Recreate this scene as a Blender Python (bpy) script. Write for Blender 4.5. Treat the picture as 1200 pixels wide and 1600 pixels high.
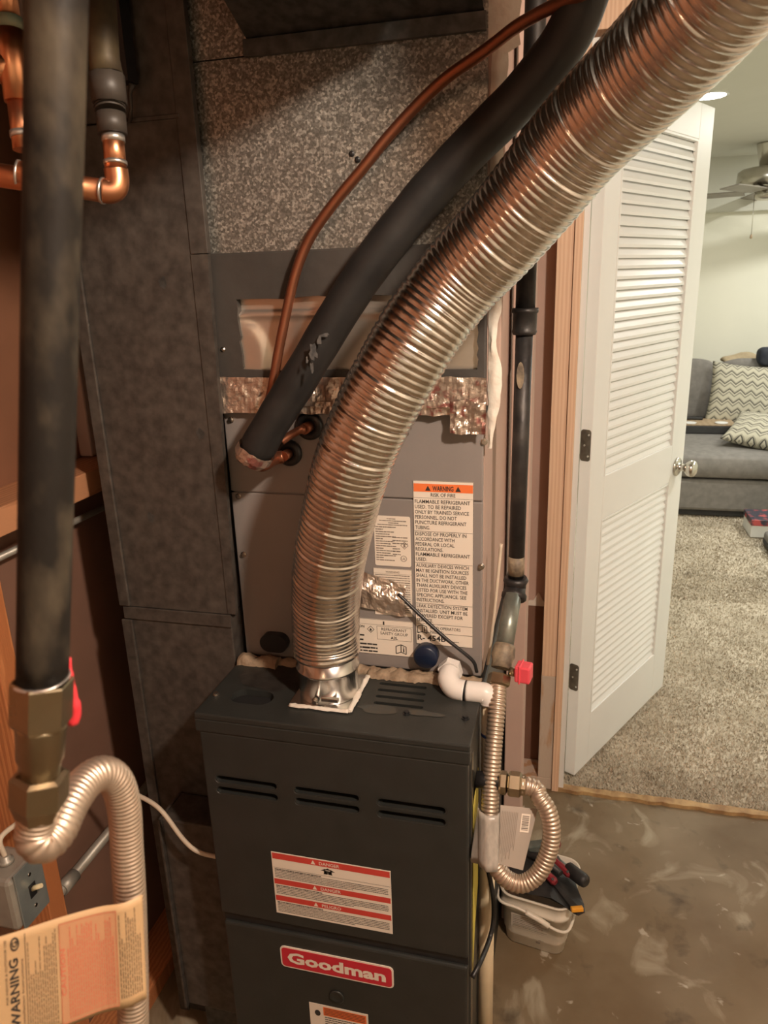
import bpy, bmesh, math, random
from mathutils import Vector, Matrix, noise as mnoise

for _o in list(bpy.data.objects):
    bpy.data.objects.remove(_o)
random.seed(7)
SC = bpy.context.scene
COL = SC.collection

# ------------------------------------------------------------------ camera
F = 1160.6
CX, CY, H = 600.0, 800.0, 1.555
RIGHT = Vector((0.9686695, 0.24627594, -0.03205545))
DOWN = Vector((0.04433173, -0.29846268, -0.95339117))
FWD = Vector((-0.24436466, 0.92209988, -0.30002954))
EYE = Vector((0, 0, H))
cam_d = bpy.data.cameras.new('camera')
cam = bpy.data.objects.new('camera', cam_d)
COL.objects.link(cam)
cam_d.sensor_fit = 'VERTICAL'
cam_d.sensor_height = 36.0
cam_d.lens = 36.0 * F / 1600.0
cam_d.clip_start = 0.02
cam_d.dof.use_dof = True
cam_d.dof.focus_distance = 1.35
cam_d.dof.aperture_fstop = 11
m = Matrix((( RIGHT.x, -DOWN.x, -FWD.x, EYE.x), (RIGHT.y, -DOWN.y, -FWD.y, EYE.y),
            (RIGHT.z, -DOWN.z, -FWD.z, EYE.z), (0, 0, 0, 1)))
cam.matrix_world = m
SC.camera = cam

# ------------------------------------------------------------------ world, lights, exposure
w = bpy.data.worlds.new('world')
SC.world = w
w.use_nodes = True
w.node_tree.nodes['Background'].inputs[0].default_value = (0.9, 0.85, 0.8, 1)
w.node_tree.nodes['Background'].inputs[1].default_value = 0.02
SC.view_settings.view_transform = 'Standard'
SC.view_settings.look = 'None'
SC.view_settings.gamma = 1
SC.view_settings.use_curve_mapping = False
SC.view_settings.exposure = 0.55

def lamp(kind, name, loc, power, color, size=0.1, target=None):
    d = bpy.data.lights.new(name, kind)
    d.energy = power
    d.color = color
    if kind == 'AREA':
        d.shape = 'DISK'
        d.size = size
    else:
        d.shadow_soft_size = size
    o = bpy.data.objects.new(name, d)
    o.location = loc
    if target is not None:
        o.rotation_euler = (Vector(target) - Vector(loc)).to_track_quat('-Z', 'Y').to_euler()
    COL.objects.link(o)
    return o

BULB = Vector((0.58, 0.09, 2.19))
lamp('POINT', 'bulb_and_fill_light', BULB, 76, (1.0, 0.82, 0.66), 0.05)
FILL_LAMP = Vector((-0.35, -1.2, 2.12))
lamp('POINT', 'bulb_and_fill_light', FILL_LAMP, 3.5, (1.0, 0.60, 0.36), 0.05)  # warm fill lamp, added to brighten the left side
DOWNLIGHTS = [(0.557, 4.313), (2.0, 4.31), (2.0, 2.85), (2.0, 5.8)]
for _x, _y in DOWNLIGHTS:
    lamp('AREA', 'downlight_light', (_x, _y, 2.335), 13.5, (1.0, 0.98, 0.90), 0.15)

# ------------------------------------------------------------------ pixel -> point
def ray(u, v):
    return RIGHT * (u - CX) + DOWN * (v - CY) + FWD * F
def pd(u, v, d):
    return EYE + ray(u, v) * (d / F)
def pY(u, v, Y):
    r = ray(u, v); return EYE + r * (Y / r.y)
def pX(u, v, X):
    r = ray(u, v); return EYE + r * (X / r.x)
def pZ(u, v, Z):
    r = ray(u, v); return EYE + r * ((Z - H) / r.z)

# ------------------------------------------------------------------ materials
MATS = {}
def mat(name, col, rough=0.5, metal=0.0, col2=None, nscale=8.0, ncon=(0.35, 0.65), bump=0.0, bscale=60.0,
        stretch=(1, 1, 1), kind='NOISE', spec=0.5, emit=None, detail=4.0, rough2=None):
    if name in MATS:
        return MATS[name]
    mt = bpy.data.materials.new(name)
    mt.use_nodes = True
    nt = mt.node_tree
    N, L = nt.nodes, nt.links
    b = N['Principled BSDF']
    b.inputs['Base Color'].default_value = (*col, 1)
    b.inputs['Roughness'].default_value = rough
    b.inputs['Metallic'].default_value = metal
    b.inputs['Specular IOR Level'].default_value = spec
    if emit:
        b.inputs['Emission Color'].default_value = (*emit[:3], 1)
        b.inputs['Emission Strength'].default_value = emit[3]
    if col2 is not None or bump:
        tc = N.new('ShaderNodeTexCoord')
        mp = N.new('ShaderNodeMapping')
        mp.inputs['Scale'].default_value = stretch
        L.new(tc.outputs['Object'], mp.inputs['Vector'])
    if col2 is not None:
        if kind == 'VORONOI':
            t = N.new('ShaderNodeTexVoronoi')
            t.inputs['Scale'].default_value = nscale
            sep = N.new('ShaderNodeSeparateColor')
            L.new(t.outputs['Color'], sep.inputs[0])
            fac = sep.outputs[0]
        elif kind == 'WAVE':
            t = N.new('ShaderNodeTexWave')
            t.inputs['Scale'].default_value = nscale
            t.inputs['Distortion'].default_value = 5.0
            t.inputs['Detail'].default_value = detail
            t.inputs['Detail Scale'].default_value = 1.5
            fac = t.outputs['Fac']
        else:
            t = N.new('ShaderNodeTexNoise')
            t.inputs['Scale'].default_value = nscale
            t.inputs['Detail'].default_value = detail
            fac = t.outputs['Fac']
        L.new(mp.outputs[0], t.inputs['Vector'])
        cr = N.new('ShaderNodeValToRGB')
        cr.color_ramp.elements[0].position = ncon[0]
        cr.color_ramp.elements[1].position = ncon[1]
        cr.color_ramp.elements[0].color = (*col, 1)
        cr.color_ramp.elements[1].color = (*col2, 1)
        L.new(fac, cr.inputs[0])
        L.new(cr.outputs[0], b.inputs['Base Color'])
        if rough2 is not None:
            mr = N.new('ShaderNodeMapRange')
            mr.inputs[1].default_value = ncon[0]
            mr.inputs[2].default_value = ncon[1]
            mr.inputs[3].default_value = rough
            mr.inputs[4].default_value = rough2
            L.new(fac, mr.inputs[0])
            L.new(mr.outputs[0], b.inputs['Roughness'])
    if bump:
        n2 = N.new('ShaderNodeTexNoise')
        n2.inputs['Scale'].default_value = bscale
        n2.inputs['Detail'].default_value = 5
        L.new(mp.outputs[0], n2.inputs['Vector'])
        bp = N.new('ShaderNodeBump')
        bp.inputs['Strength'].default_value = bump
        bp.inputs['Distance'].default_value = 0.004
        L.new(n2.outputs['Fac'], bp.inputs['Height'])
        L.new(bp.outputs[0], b.inputs['Normal'])
    MATS[name] = mt
    return mt

def spangle_mat(name, dark, light, rough, metal, scale=190.0):
    """galvanised sheet: small crystals of several greys, dusty"""
    mt = mat(name, dark, rough, metal, col2=light, nscale=scale, ncon=(0.45, 1.0), kind='VORONOI', bump=0.12, bscale=14)
    nt = mt.node_tree
    N, L = nt.nodes, nt.links
    b = N['Principled BSDF']
    cr = [n for n in N if n.type == 'VALTORGB'][0]
    n2 = N.new('ShaderNodeTexNoise'); n2.inputs['Scale'].default_value = 300; n2.inputs['Detail'].default_value = 2
    tc = [n for n in N if n.type == 'TEX_COORD'][0]
    L.new(tc.outputs['Object'], n2.inputs['Vector'])
    cr2 = N.new('ShaderNodeValToRGB')
    cr2.color_ramp.elements[0].position = 0.4; cr2.color_ramp.elements[1].position = 0.62
    cr2.color_ramp.elements[0].color = (0.62, 0.60, 0.58, 1); cr2.color_ramp.elements[1].color = (1, 1, 1, 1)
    L.new(n2.outputs['Fac'], cr2.inputs[0])
    mx = N.new('ShaderNodeMix'); mx.data_type = 'RGBA'; mx.blend_type = 'MULTIPLY'; mx.inputs[0].default_value = 1.0
    L.new(cr.outputs[0], mx.inputs[6]); L.new(cr2.outputs[0], mx.inputs[7])
    L.new(mx.outputs[2], b.inputs['Base Color'])
    return mt

M_SPANGLE = spangle_mat('galvanised_spangle', (0.22, 0.215, 0.195), (0.58, 0.57, 0.52), 0.42, 0.5, 290.0)
M_GALV_OLD = mat('old_galvanised', (0.055, 0.046, 0.040), 0.55, 0.3, col2=(0.115, 0.10, 0.086), nscale=55, ncon=(0.3, 0.75), bump=0.15, bscale=30, detail=6)
M_GALV_DARK = mat('dark_galvanised', (0.05, 0.052, 0.05), 0.5, 0.45, col2=(0.10, 0.10, 0.095), nscale=60, bump=0.1)
M_GALV = mat('galvanised_bright', (0.62, 0.62, 0.60), 0.22, 1.0, col2=(0.72, 0.71, 0.68), nscale=30)
M_MASTIC = mat('grey_duct_mastic', (0.040, 0.035, 0.031), 0.6, col2=(0.058, 0.052, 0.046), nscale=12, bump=0.5, bscale=25)
M_INNER = mat('plain_sheet_metal', (0.62, 0.55, 0.47), 0.33, 0.85, col2=(0.7, 0.64, 0.56), nscale=5)
M_FURN = mat('furnace_paint', (0.022, 0.024, 0.022), 0.42, col2=(0.027, 0.029, 0.027), nscale=20, bump=0.05, bscale=300)
M_FURN_SHADE = mat('furnace_inside_shade', (0.006, 0.006, 0.006), 0.8)  # near-black colour stands in for shade inside the cabinet
M_SOOT = mat('deck_dirt', (0.018, 0.016, 0.015), 0.45, col2=(0.035, 0.032, 0.028), nscale=40, bump=0.3)
M_RUST = mat('rust_stain', (0.07, 0.06, 0.045), 0.7, col2=(0.055, 0.057, 0.053), nscale=60, bump=0.1)
M_COIL = mat('coil_paint', (0.235, 0.212, 0.20), 0.45, col2=(0.25, 0.225, 0.212), nscale=10, bump=0.04, bscale=260)
M_FLEX = mat('aluminium_flex', (0.80, 0.77, 0.73), 0.20, 1.0, col2=(0.72, 0.68, 0.63), nscale=9, bump=0.1, bscale=90)
M_ALUSEAM = mat('aluminium_seam', (0.30, 0.28, 0.26), 0.35, 1.0)
M_RUBBER = mat('black_foam', (0.014, 0.014, 0.014), 0.5, col2=(0.024, 0.023, 0.022), nscale=18, bump=0.25, bscale=35)
M_FOAMSCAR = mat('foam_scar', (0.11, 0.10, 0.09), 0.8, col2=(0.03, 0.03, 0.03), nscale=90)
M_COPPER = mat('copper_brown', (0.42, 0.17, 0.095), 0.34, 0.9, col2=(0.30, 0.12, 0.07), nscale=14, rough2=0.5)
M_COPPER_B = mat('copper_bright', (0.80, 0.38, 0.20), 0.28, 1.0, col2=(0.55, 0.24, 0.13), nscale=16, rough2=0.45)
M_SOLDER = mat('solder', (0.62, 0.60, 0.56), 0.35, 0.9)
M_VERDI = mat('verdigris', (0.16, 0.24, 0.19), 0.7, 0.3, col2=(0.26, 0.26, 0.17), nscale=40)
M_IRON = mat('black_iron', (0.035, 0.033, 0.033), 0.42, 0.5, col2=(0.075, 0.068, 0.062), nscale=22, ncon=(0.45, 0.75), bump=0.3, bscale=50, rough2=0.55)
M_IRON_OLD = mat('worn_iron', (0.013, 0.011, 0.009), 0.55, 0.0, col2=(0.085, 0.068, 0.045), nscale=30, ncon=(0.48, 0.80), bump=0.3, bscale=40, stretch=(1, 1, 0.6), spec=0.15)
M_GALVPIPE = mat('galvanised_pipe', (0.20, 0.225, 0.20), 0.38, 0.7, col2=(0.30, 0.32, 0.28), nscale=35, bump=0.2)
M_TAPE = mat('pipe_dope', (0.34, 0.27, 0.18), 0.6, col2=(0.12, 0.095, 0.07), nscale=60, bump=0.3)
M_BRASS = mat('dull_brass', (0.42, 0.35, 0.235), 0.26, 1.0, col2=(0.32, 0.265, 0.18), nscale=18, rough2=0.4)
M_STEELFLEX = mat('coated_steel_flex', (0.60, 0.48, 0.38), 0.42, 0.85, col2=(0.52, 0.42, 0.33), nscale=12)
M_RED = mat('red_plastic', (0.75, 0.045, 0.06), 0.4, col2=(0.68, 0.04, 0.05), nscale=20)
M_PINKRED = mat('red_valve_plug', (0.82, 0.09, 0.12), 0.38, col2=(0.75, 0.08, 0.11), nscale=40)
M_WOOD = mat('pine_stud', (0.86, 0.60, 0.42), 0.65, col2=(0.78, 0.51, 0.34), nscale=6, kind='WAVE', stretch=(5, 5, 0.35), bump=0.12, bscale=70)
M_WOOD_PL = mat('plastered_stud', (0.62, 0.50, 0.40), 0.75, col2=(0.55, 0.33, 0.19), nscale=9, ncon=(0.52, 0.62), bump=0.2, stretch=(3, 3, 0.8))
M_WOODH = mat('pine_block', (0.50, 0.24, 0.12), 0.6, col2=(0.40, 0.18, 0.085), nscale=6, kind='WAVE', stretch=(5, 0.5, 5), bump=0.1)
M_WOODS = mat('stained_stud', (0.55, 0.22, 0.085), 0.5, col2=(0.44, 0.16, 0.06), nscale=6, kind='WAVE', stretch=(5, 5, 0.5), bump=0.2)
M_JOIST = mat('old_joist', (0.30, 0.14, 0.085), 0.7, col2=(0.22, 0.10, 0.06), nscale=6, kind='WAVE', stretch=(0.5, 5, 5), bump=0.2)
M_DRYW = mat('drywall_paper', (0.50, 0.36, 0.30), 0.85, col2=(0.45, 0.32, 0.265), nscale=6, bump=0.08)
M_DRYW2 = mat('brown_board', (0.22, 0.115, 0.078), 0.8, col2=(0.19, 0.10, 0.066), nscale=6, bump=0.08)
M_HARDB = mat('hardboard', (0.26, 0.115, 0.062), 0.6, col2=(0.21, 0.092, 0.05), nscale=4, bump=0.05)
M_COMPOUND = mat('joint_compound', (0.74, 0.70, 0.62), 0.8, col2=(0.62, 0.52, 0.43), nscale=30, ncon=(0.45, 0.75), bump=0.6, bscale=60)
M_PUTTY = mat('tan_sealant', (0.36, 0.27, 0.18), 0.7, col2=(0.22, 0.155, 0.10), nscale=50, bump=0.6, bscale=90)
M_WHITE = mat('door_paint', (0.80, 0.81, 0.79), 0.35, col2=(0.83, 0.84, 0.82), nscale=3, bump=0.02)
M_WALL = mat('cream_wall', (0.80, 0.79, 0.68), 0.8, col2=(0.82, 0.81, 0.70), nscale=3, bump=0.04, bscale=200)
M_CEIL = mat('far_ceiling', (0.72, 0.72, 0.65), 0.9, col2=(0.74, 0.74, 0.67), nscale=4)
M_NICKEL = mat('satin_nickel', (0.62, 0.59, 0.54), 0.25, 1.0, col2=(0.58, 0.55, 0.50), nscale=30)
M_HINGE = mat('dark_hinge', (0.14, 0.12, 0.10), 0.4, 0.9, col2=(0.2, 0.17, 0.14), nscale=60)
M_PVC = mat('pvc_white', (0.80, 0.77, 0.74), 0.35, col2=(0.76, 0.73, 0.69), nscale=20)
M_PVC_OLD = mat('pvc_tan', (0.66, 0.55, 0.38), 0.4, col2=(0.58, 0.47, 0.31), nscale=12)
M_BLACK = mat('black_plastic', (0.012, 0.012, 0.013), 0.4, col2=(0.018, 0.018, 0.019), nscale=40)
M_BLUE = mat('blue_cap', (0.005, 0.012, 0.035), 0.4, col2=(0.006, 0.014, 0.04), nscale=30)
M_BLUEP = mat('blue_primer', (0.03, 0.06, 0.22), 0.5, col2=(0.05, 0.09, 0.25), nscale=40)
M_PAPER = mat('label_paper', (0.80, 0.72, 0.62), 0.6, col2=(0.77, 0.69, 0.59), nscale=12)
M_ORANGE = mat('label_orange', (0.85, 0.19, 0.05), 0.6, col2=(0.82, 0.18, 0.045), nscale=30)
M_LRED = mat('label_red', (0.60, 0.06, 0.045), 0.55, col2=(0.57, 0.055, 0.04), nscale=30)
M_LOGO = mat('logo_red', (0.55, 0.025, 0.045), 0.4, col2=(0.53, 0.024, 0.042), nscale=20)
M_INK = mat('black_ink', (0.03, 0.027, 0.025), 0.6, col2=(0.04, 0.035, 0.03), nscale=40)
M_INKG = mat('grey_ink', (0.20, 0.17, 0.14), 0.6, col2=(0.24, 0.2, 0.17), nscale=40)
M_INKR = mat('red_ink', (0.60, 0.17, 0.10), 0.6, col2=(0.55, 0.15, 0.09), nscale=40)
M_TAN = mat('tan_tag', (0.52, 0.35, 0.185), 0.55, col2=(0.47, 0.31, 0.16), nscale=9)
M_TANRED = mat('tag_red_panel', (0.50, 0.27, 0.145), 0.55, col2=(0.47, 0.25, 0.13), nscale=9)
M_TAGG = mat('grey_tag', (0.42, 0.36, 0.31), 0.5, col2=(0.38, 0.33, 0.28), nscale=14, stretch=(1, 1, 0.2))
M_TAGCLEAR = mat('milky_sleeve', (0.46, 0.42, 0.37), 0.3, col2=(0.36, 0.33, 0.29), nscale=40, stretch=(4, 4, 0.15))
M_BUCKET = mat('bucket_plastic', (0.74, 0.68, 0.58), 0.4, col2=(0.70, 0.64, 0.54), nscale=8)
M_TOOLRED = mat('dark_red_grip', (0.24, 0.02, 0.03), 0.45, col2=(0.20, 0.018, 0.025), nscale=30)
M_TOOLBLK = mat('tool_black', (0.015, 0.015, 0.016), 0.5, col2=(0.03, 0.03, 0.03), nscale=30, bump=0.1)
M_TEAL = mat('grey_teal_metal', (0.15, 0.19, 0.18), 0.45, 0.5, col2=(0.22, 0.25, 0.23), nscale=40)
M_AMBER = mat('amber_plastic', (0.80, 0.36, 0.03), 0.4, col2=(0.75, 0.33, 0.03), nscale=40)
M_YELLOW = mat('yellow_tag', (0.66, 0.56, 0.10), 0.6, col2=(0.6, 0.5, 0.09), nscale=30)
M_CABLE = mat('cream_cable', (0.62, 0.53, 0.42), 0.55, col2=(0.58, 0.49, 0.38), nscale=40)
M_BOXMETAL = mat('zinc_box', (0.40, 0.38, 0.33), 0.45, 0.4, col2=(0.32, 0.30, 0.26), nscale=24)
M_PLATE = mat('steel_plate', (0.36, 0.40, 0.40), 0.38, 0.6, col2=(0.26, 0.30, 0.30), nscale=20)
M_IVORY = mat('ivory_switch', (0.75, 0.66, 0.42), 0.4, col2=(0.72, 0.63, 0.4), nscale=40)
M_SOFA = mat('sofa_fabric', (0.185, 0.172, 0.158), 0.9, col2=(0.23, 0.215, 0.197), nscale=25, bump=0.2, bscale=400)
M_DARKLEG = mat('dark_base', (0.03, 0.03, 0.03), 0.7, col2=(0.04, 0.04, 0.04), nscale=20)
M_TRAY = mat('tray_wood', (0.42, 0.31, 0.20), 0.5, col2=(0.36, 0.26, 0.16), nscale=8, kind='WAVE', stretch=(1, 6, 1))
M_BOXW = mat('white_box', (0.78, 0.78, 0.76), 0.6, col2=(0.74, 0.74, 0.72), nscale=12)
M_COLOURS = mat('printed_cover', (0.05, 0.05, 0.07), 0.4, col2=(0.55, 0.10, 0.10), nscale=14, ncon=(0.52, 0.6))
M_THROW = mat('tan_throw', (0.46, 0.37, 0.24), 0.9, col2=(0.4, 0.31, 0.2), nscale=40, bump=0.4)
M_BLADE = mat('fan_blade', (0.25, 0.22, 0.19), 0.4, col2=(0.3, 0.27, 0.23), nscale=10)
M_LENS = mat('light_lens', (0.9, 0.9, 0.88), 0.4, col2=(0.92, 0.92, 0.9), nscale=10, emit=(1, 0.98, 0.92, 14.0))
M_UNION = mat('brown_union', (0.038, 0.030, 0.024), 0.5, 0.0, col2=(0.055, 0.045, 0.036), nscale=20)
M_BULBGL = mat('bulb_glass', (0.9, 0.85, 0.75), 0.4, col2=(0.92, 0.87, 0.77), nscale=10, emit=(1, 0.85, 0.65, 4.0))
M_PORC = mat('porcelain', (0.8, 0.79, 0.75), 0.3, col2=(0.82, 0.81, 0.77), nscale=10)

# foil tape with red print
def foil_mat():
    mt = mat('foil_tape', (0.74, 0.64, 0.55), 0.30, 0.85, col2=(0.62, 0.50, 0.42), nscale=40, bump=0.9, bscale=70)
    N, L = mt.node_tree.nodes, mt.node_tree.links
    b = N['Principled BSDF']
    tc = [n for n in N if n.type == 'TEX_COORD'][0]
    cr = [n for n in N if n.type == 'VALTORGB'][0]
    n2 = N.new('ShaderNodeTexNoise'); n2.inputs['Scale'].default_value = 55; n2.inputs['Detail'].default_value = 2
    n3 = N.new('ShaderNodeTexNoise'); n3.inputs['Scale'].default_value = 9
    for n in (n2, n3):
        L.new(tc.outputs['Object'], n.inputs['Vector'])
    mm = N.new('ShaderNodeMath'); mm.operation = 'MULTIPLY'
    L.new(n2.outputs['Fac'], mm.inputs[0]); L.new(n3.outputs['Fac'], mm.inputs[1])
    c2 = N.new('ShaderNodeValToRGB')
    c2.color_ramp.elements[0].position = 0.34; c2.color_ramp.elements[1].position = 0.40
    L.new(mm.outputs[0], c2.inputs[0])
    mx = N.new('ShaderNodeMix'); mx.data_type = 'RGBA'
    L.new(c2.outputs[0], mx.inputs[0])
    L.new(cr.outputs[0], mx.inputs[6])
    mx.inputs[7].default_value = (0.50, 0.22, 0.20, 1)
    L.new(mx.outputs[2], b.inputs['Base Color'])
    return mt
M_FOIL = foil_mat()

def concrete_mat():
    mt = mat('concrete', (0.150, 0.102, 0.054), 0.55, col2=(0.25, 0.195, 0.125), nscale=3.6, ncon=(0.32, 0.68), bump=0.12, bscale=40, detail=9)
    N, L = mt.node_tree.nodes, mt.node_tree.links
    b = N['Principled BSDF']
    tc = [n for n in N if n.type == 'TEX_COORD'][0]
    cr = [n for n in N if n.type == 'VALTORGB'][0]
    def layer(prev, scale, lo, hi, colr, amt, dist=0.0):
        n = N.new('ShaderNodeTexNoise'); n.inputs['Scale'].default_value = scale; n.inputs['Detail'].default_value = 6
        n.inputs['Distortion'].default_value = dist
        L.new(tc.outputs['Object'], n.inputs['Vector'])
        c = N.new('ShaderNodeMapRange'); c.inputs[1].default_value = lo; c.inputs[2].default_value = hi
        c.inputs[3].default_value = 0; c.inputs[4].default_value = amt
        L.new(n.outputs['Fac'], c.inputs[0])
        mx = N.new('ShaderNodeMix'); mx.data_type = 'RGBA'
        L.new(c.outputs[0], mx.inputs[0]); L.new(prev, mx.inputs[6])
        mx.inputs[7].default_value = (*colr, 1)
        return mx.outputs[2]
    o = layer(cr.outputs[0], 7.0, 0.57, 0.70, (0.44, 0.39, 0.29), 0.65, 1.2)
    o = layer(o, 16.0, 0.655, 0.70, (0.55, 0.50, 0.41), 0.65, 0.6)
    o = layer(o, 11.0, 0.60, 0.75, (0.045, 0.032, 0.02), 0.7, 0.3)
    L.new(o, b.inputs['Base Color'])
    b.inputs['Roughness'].default_value = 0.6
    b.inputs['Specular IOR Level'].default_value = 0.3
    return mt
M_CONC = concrete_mat()

def carpet_mat():
    mt = mat('carpet', (0.50, 0.43, 0.33), 0.95, col2=(0.70, 0.63, 0.51), nscale=120, ncon=(0.35, 0.65), bump=0.6, bscale=160)
    N, L = mt.node_tree.nodes, mt.node_tree.links
    b = N['Principled BSDF']
    tc = [n for n in N if n.type == 'TEX_COORD'][0]
    cr = [n for n in N if n.type == 'VALTORGB'][0]
    n = N.new('ShaderNodeTexNoise'); n.inputs['Scale'].default_value = 5; n.inputs['Detail'].default_value = 5
    L.new(tc.outputs['Object'], n.inputs['Vector'])
    c = N.new('ShaderNodeValToRGB')
    c.color_ramp.elements[0].position = 0.35; c.color_ramp.elements[1].position = 0.6
    c.color_ramp.elements[0].color = (0.72, 0.70, 0.67, 1); c.color_ramp.elements[1].color = (1, 1, 1, 1)
    L.new(n.outputs['Fac'], c.inputs[0])
    mx = N.new('ShaderNodeMix'); mx.data_type = 'RGBA'; mx.blend_type = 'MULTIPLY'; mx.inputs[0].default_value = 1
    L.new(cr.outputs[0], mx.inputs[6]); L.new(c.outputs[0], mx.inputs[7]); L.new(mx.outputs[2], b.inputs['Base Color'])
    return mt
M_CARPET = carpet_mat()

def chevron_mat():
    mt = bpy.data.materials.new('chevron_fabric'); mt.use_nodes = True
    N, L = mt.node_tree.nodes, mt.node_tree.links
    b = N['Principled BSDF']; b.inputs['Roughness'].default_value = 0.9
    tc = N.new('ShaderNodeTexCoord'); sp = N.new('ShaderNodeSeparateXYZ')
    L.new(tc.outputs['Object'], sp.inputs[0])
    def math_(op, a, bb=None):
        n = N.new('ShaderNodeMath'); n.operation = op
        for i, x in enumerate((a, bb)):
            if x is None: continue
            if isinstance(x, (int, float)): n.inputs[i].default_value = x
            else: L.new(x, n.inputs[i])
        return n.outputs[0]
    zig = math_('PINGPONG', math_('ADD', sp.outputs[0], 5.0), 0.036)
    t = math_('MULTIPLY', math_('ADD', sp.outputs[1], math_('ADD', math_('MULTIPLY', zig, 0.9), 5.0)), 14.5)
    fr = math_('FRACT', t)
    cr = N.new('ShaderNodeValToRGB'); cr.color_ramp.interpolation = 'CONSTANT'
    e = cr.color_ramp.elements
    e[0].position = 0; e[0].color = (0.50, 0.47, 0.37, 1)
    e[1].position = 0.42; e[1].color = (0.20, 0.19, 0.155, 1)
    x = e.new(0.56); x.color = (0.52, 0.49, 0.39, 1)
    x = e.new(0.74); x.color = (0.065, 0.06, 0.055, 1)
    x = e.new(0.86); x.color = (0.33, 0.31, 0.24, 1)
    L.new(fr, cr.inputs[0]); L.new(cr.outputs[0], b.inputs['Base Color'])
    return mt
M_CHEV = chevron_mat()

# ------------------------------------------------------------------ mesh helpers
def B():
    return bmesh.new()

def box(bm, x0, x1, y0, y1, z0, z1, bev=0.0, mtx=None):
    vs = [bm.verts.new((x, y, z)) for x in (x0, x1) for y in (y0, y1) for z in (z0, z1)]
    fs = [(0, 1, 3, 2), (4, 6, 7, 5), (0, 4, 5, 1), (2, 3, 7, 6), (0, 2, 6, 4), (1, 5, 7, 3)]
    faces = [bm.faces.new([vs[i] for i in f]) for f in fs]
    geom = list(vs)
    if bev > 0:
        ed = list({e for f in faces for e in f.edges})
        r = bmesh.ops.bevel(bm, geom=ed, offset=bev, segments=2, affect='EDGES', profile=0.5)
        geom = list({v for v in r['verts']} | {v for v in geom if v.is_valid})
    if mtx is not None:
        bmesh.ops.transform(bm, matrix=mtx, verts=[v for v in geom if v.is_valid])
    return bm

def hexa(bm, pts):
    """8 points: 4 bottom loop, 4 top loop"""
    vs = [bm.verts.new(p) for p in pts]
    for f in ((3, 2, 1, 0), (4, 5, 6, 7), (0, 1, 5, 4), (1, 2, 6, 5), (2, 3, 7, 6), (3, 0, 4, 7)):
        bm.faces.new([vs[i] for i in f])
    return bm

def frames(pts):
    n = len(pts)
    tans = []
    for i in range(n):
        a = pts[max(0, i - 1)]; b = pts[min(n - 1, i + 1)]
        t = (b - a)
        tans.append(t.normalized() if t.length > 1e-9 else Vector((0, 0, 1)))
    up = Vector((0, 0, 1)) if abs(tans[0].z) < 0.9 else Vector((0, 1, 0))
    nrm = (up - tans[0] * up.dot(tans[0])).normalized()
    out = []
    for i in range(n):
        if i:
            nrm = (nrm - tans[i] * nrm.dot(tans[i]))
            nrm = nrm.normalized() if nrm.length > 1e-6 else tans[i].orthogonal().normalized()
        out.append((tans[i], nrm, tans[i].cross(nrm)))
    return out

def tube(bm, pts, rad, seg=16, cap=True, squash=None):
    pts = [Vector(p) for p in pts]
    fr = frames(pts)
    rings = []
    for i, p in enumerate(pts):
        r = rad[i] if isinstance(rad, (list, tuple)) else rad
        t, n, b = fr[i]
        ring = []
        for k in range(seg):
            a = 2 * math.pi * k / seg
            ring.append(bm.verts.new(p + n * (r * math.cos(a)) + b * (r * math.sin(a))))
        rings.append(ring)
    for i in range(len(rings) - 1):
        for k in range(seg):
            f = bm.faces.new((rings[i][k], rings[i][(k + 1) % seg], rings[i + 1][(k + 1) % seg], rings[i + 1][k]))
            f.smooth = True
    if cap:
        bm.faces.new(list(reversed(rings[0])))
        bm.faces.new(rings[-1])
    return bm

def spline(ctrl, n=12):
    """Catmull-Rom through control points (Vectors)"""
    c = [Vector(p) for p in ctrl]
    c = [c[0] * 2 - c[1]] + c + [c[-1] * 2 - c[-2]]
    out = []
    for i in range(1, len(c) - 2):
        p0, p1, p2, p3 = c[i - 1], c[i], c[i + 1], c[i + 2]
        for k in range(n):
            t = k / n
            out.append(0.5 * ((2 * p1) + (p2 - p0) * t + (2 * p0 - 5 * p1 + 4 * p2 - p3) * t * t + (3 * p1 - p0 - 3 * p2 + p3) * t ** 3))
    out.append(c[-2].copy())
    return out

def resample(pts, step):
    out = [pts[0].copy()]
    acc = 0.0
    for a, b in zip(pts, pts[1:]):
        L = (b - a).length
        d = step - acc
        while d <= L:
            out.append(a.lerp(b, d / L))
            d += step
        acc = (acc + L) % step if L else acc
        acc = L - (d - step)
    return out

def smooth_path(pts, it=3):
    pts = [p.copy() for p in pts]
    for _ in range(it):
        q = [p.copy() for p in pts]
        for i in range(1, len(pts) - 1):
            q[i] = (pts[i - 1] + pts[i] * 2 + pts[i + 1]) / 4
        pts = q
    return pts

def lathe_axis(bm, p, axis, prof, seg=20, caps=True):
    """prof: list of (distance along axis, radius)"""
    axis = Vector(axis).normalized()
    n = axis.orthogonal().normalized(); b = axis.cross(n)
    rings = []
    for d, r in prof:
        c = Vector(p) + axis * d
        rings.append([bm.verts.new(c + n * (r * math.cos(2 * math.pi * k / seg)) + b * (r * math.sin(2 * math.pi * k / seg))) for k in range(seg)])
    for i in range(len(rings) - 1):
        for k in range(seg):
            f = bm.faces.new((rings[i][k], rings[i][(k + 1) % seg], rings[i + 1][(k + 1) % seg], rings[i + 1][k]))
            f.smooth = seg > 8
    if caps:
        bm.faces.new(list(reversed(rings[0]))); bm.faces.new(rings[-1])
    return bm

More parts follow.
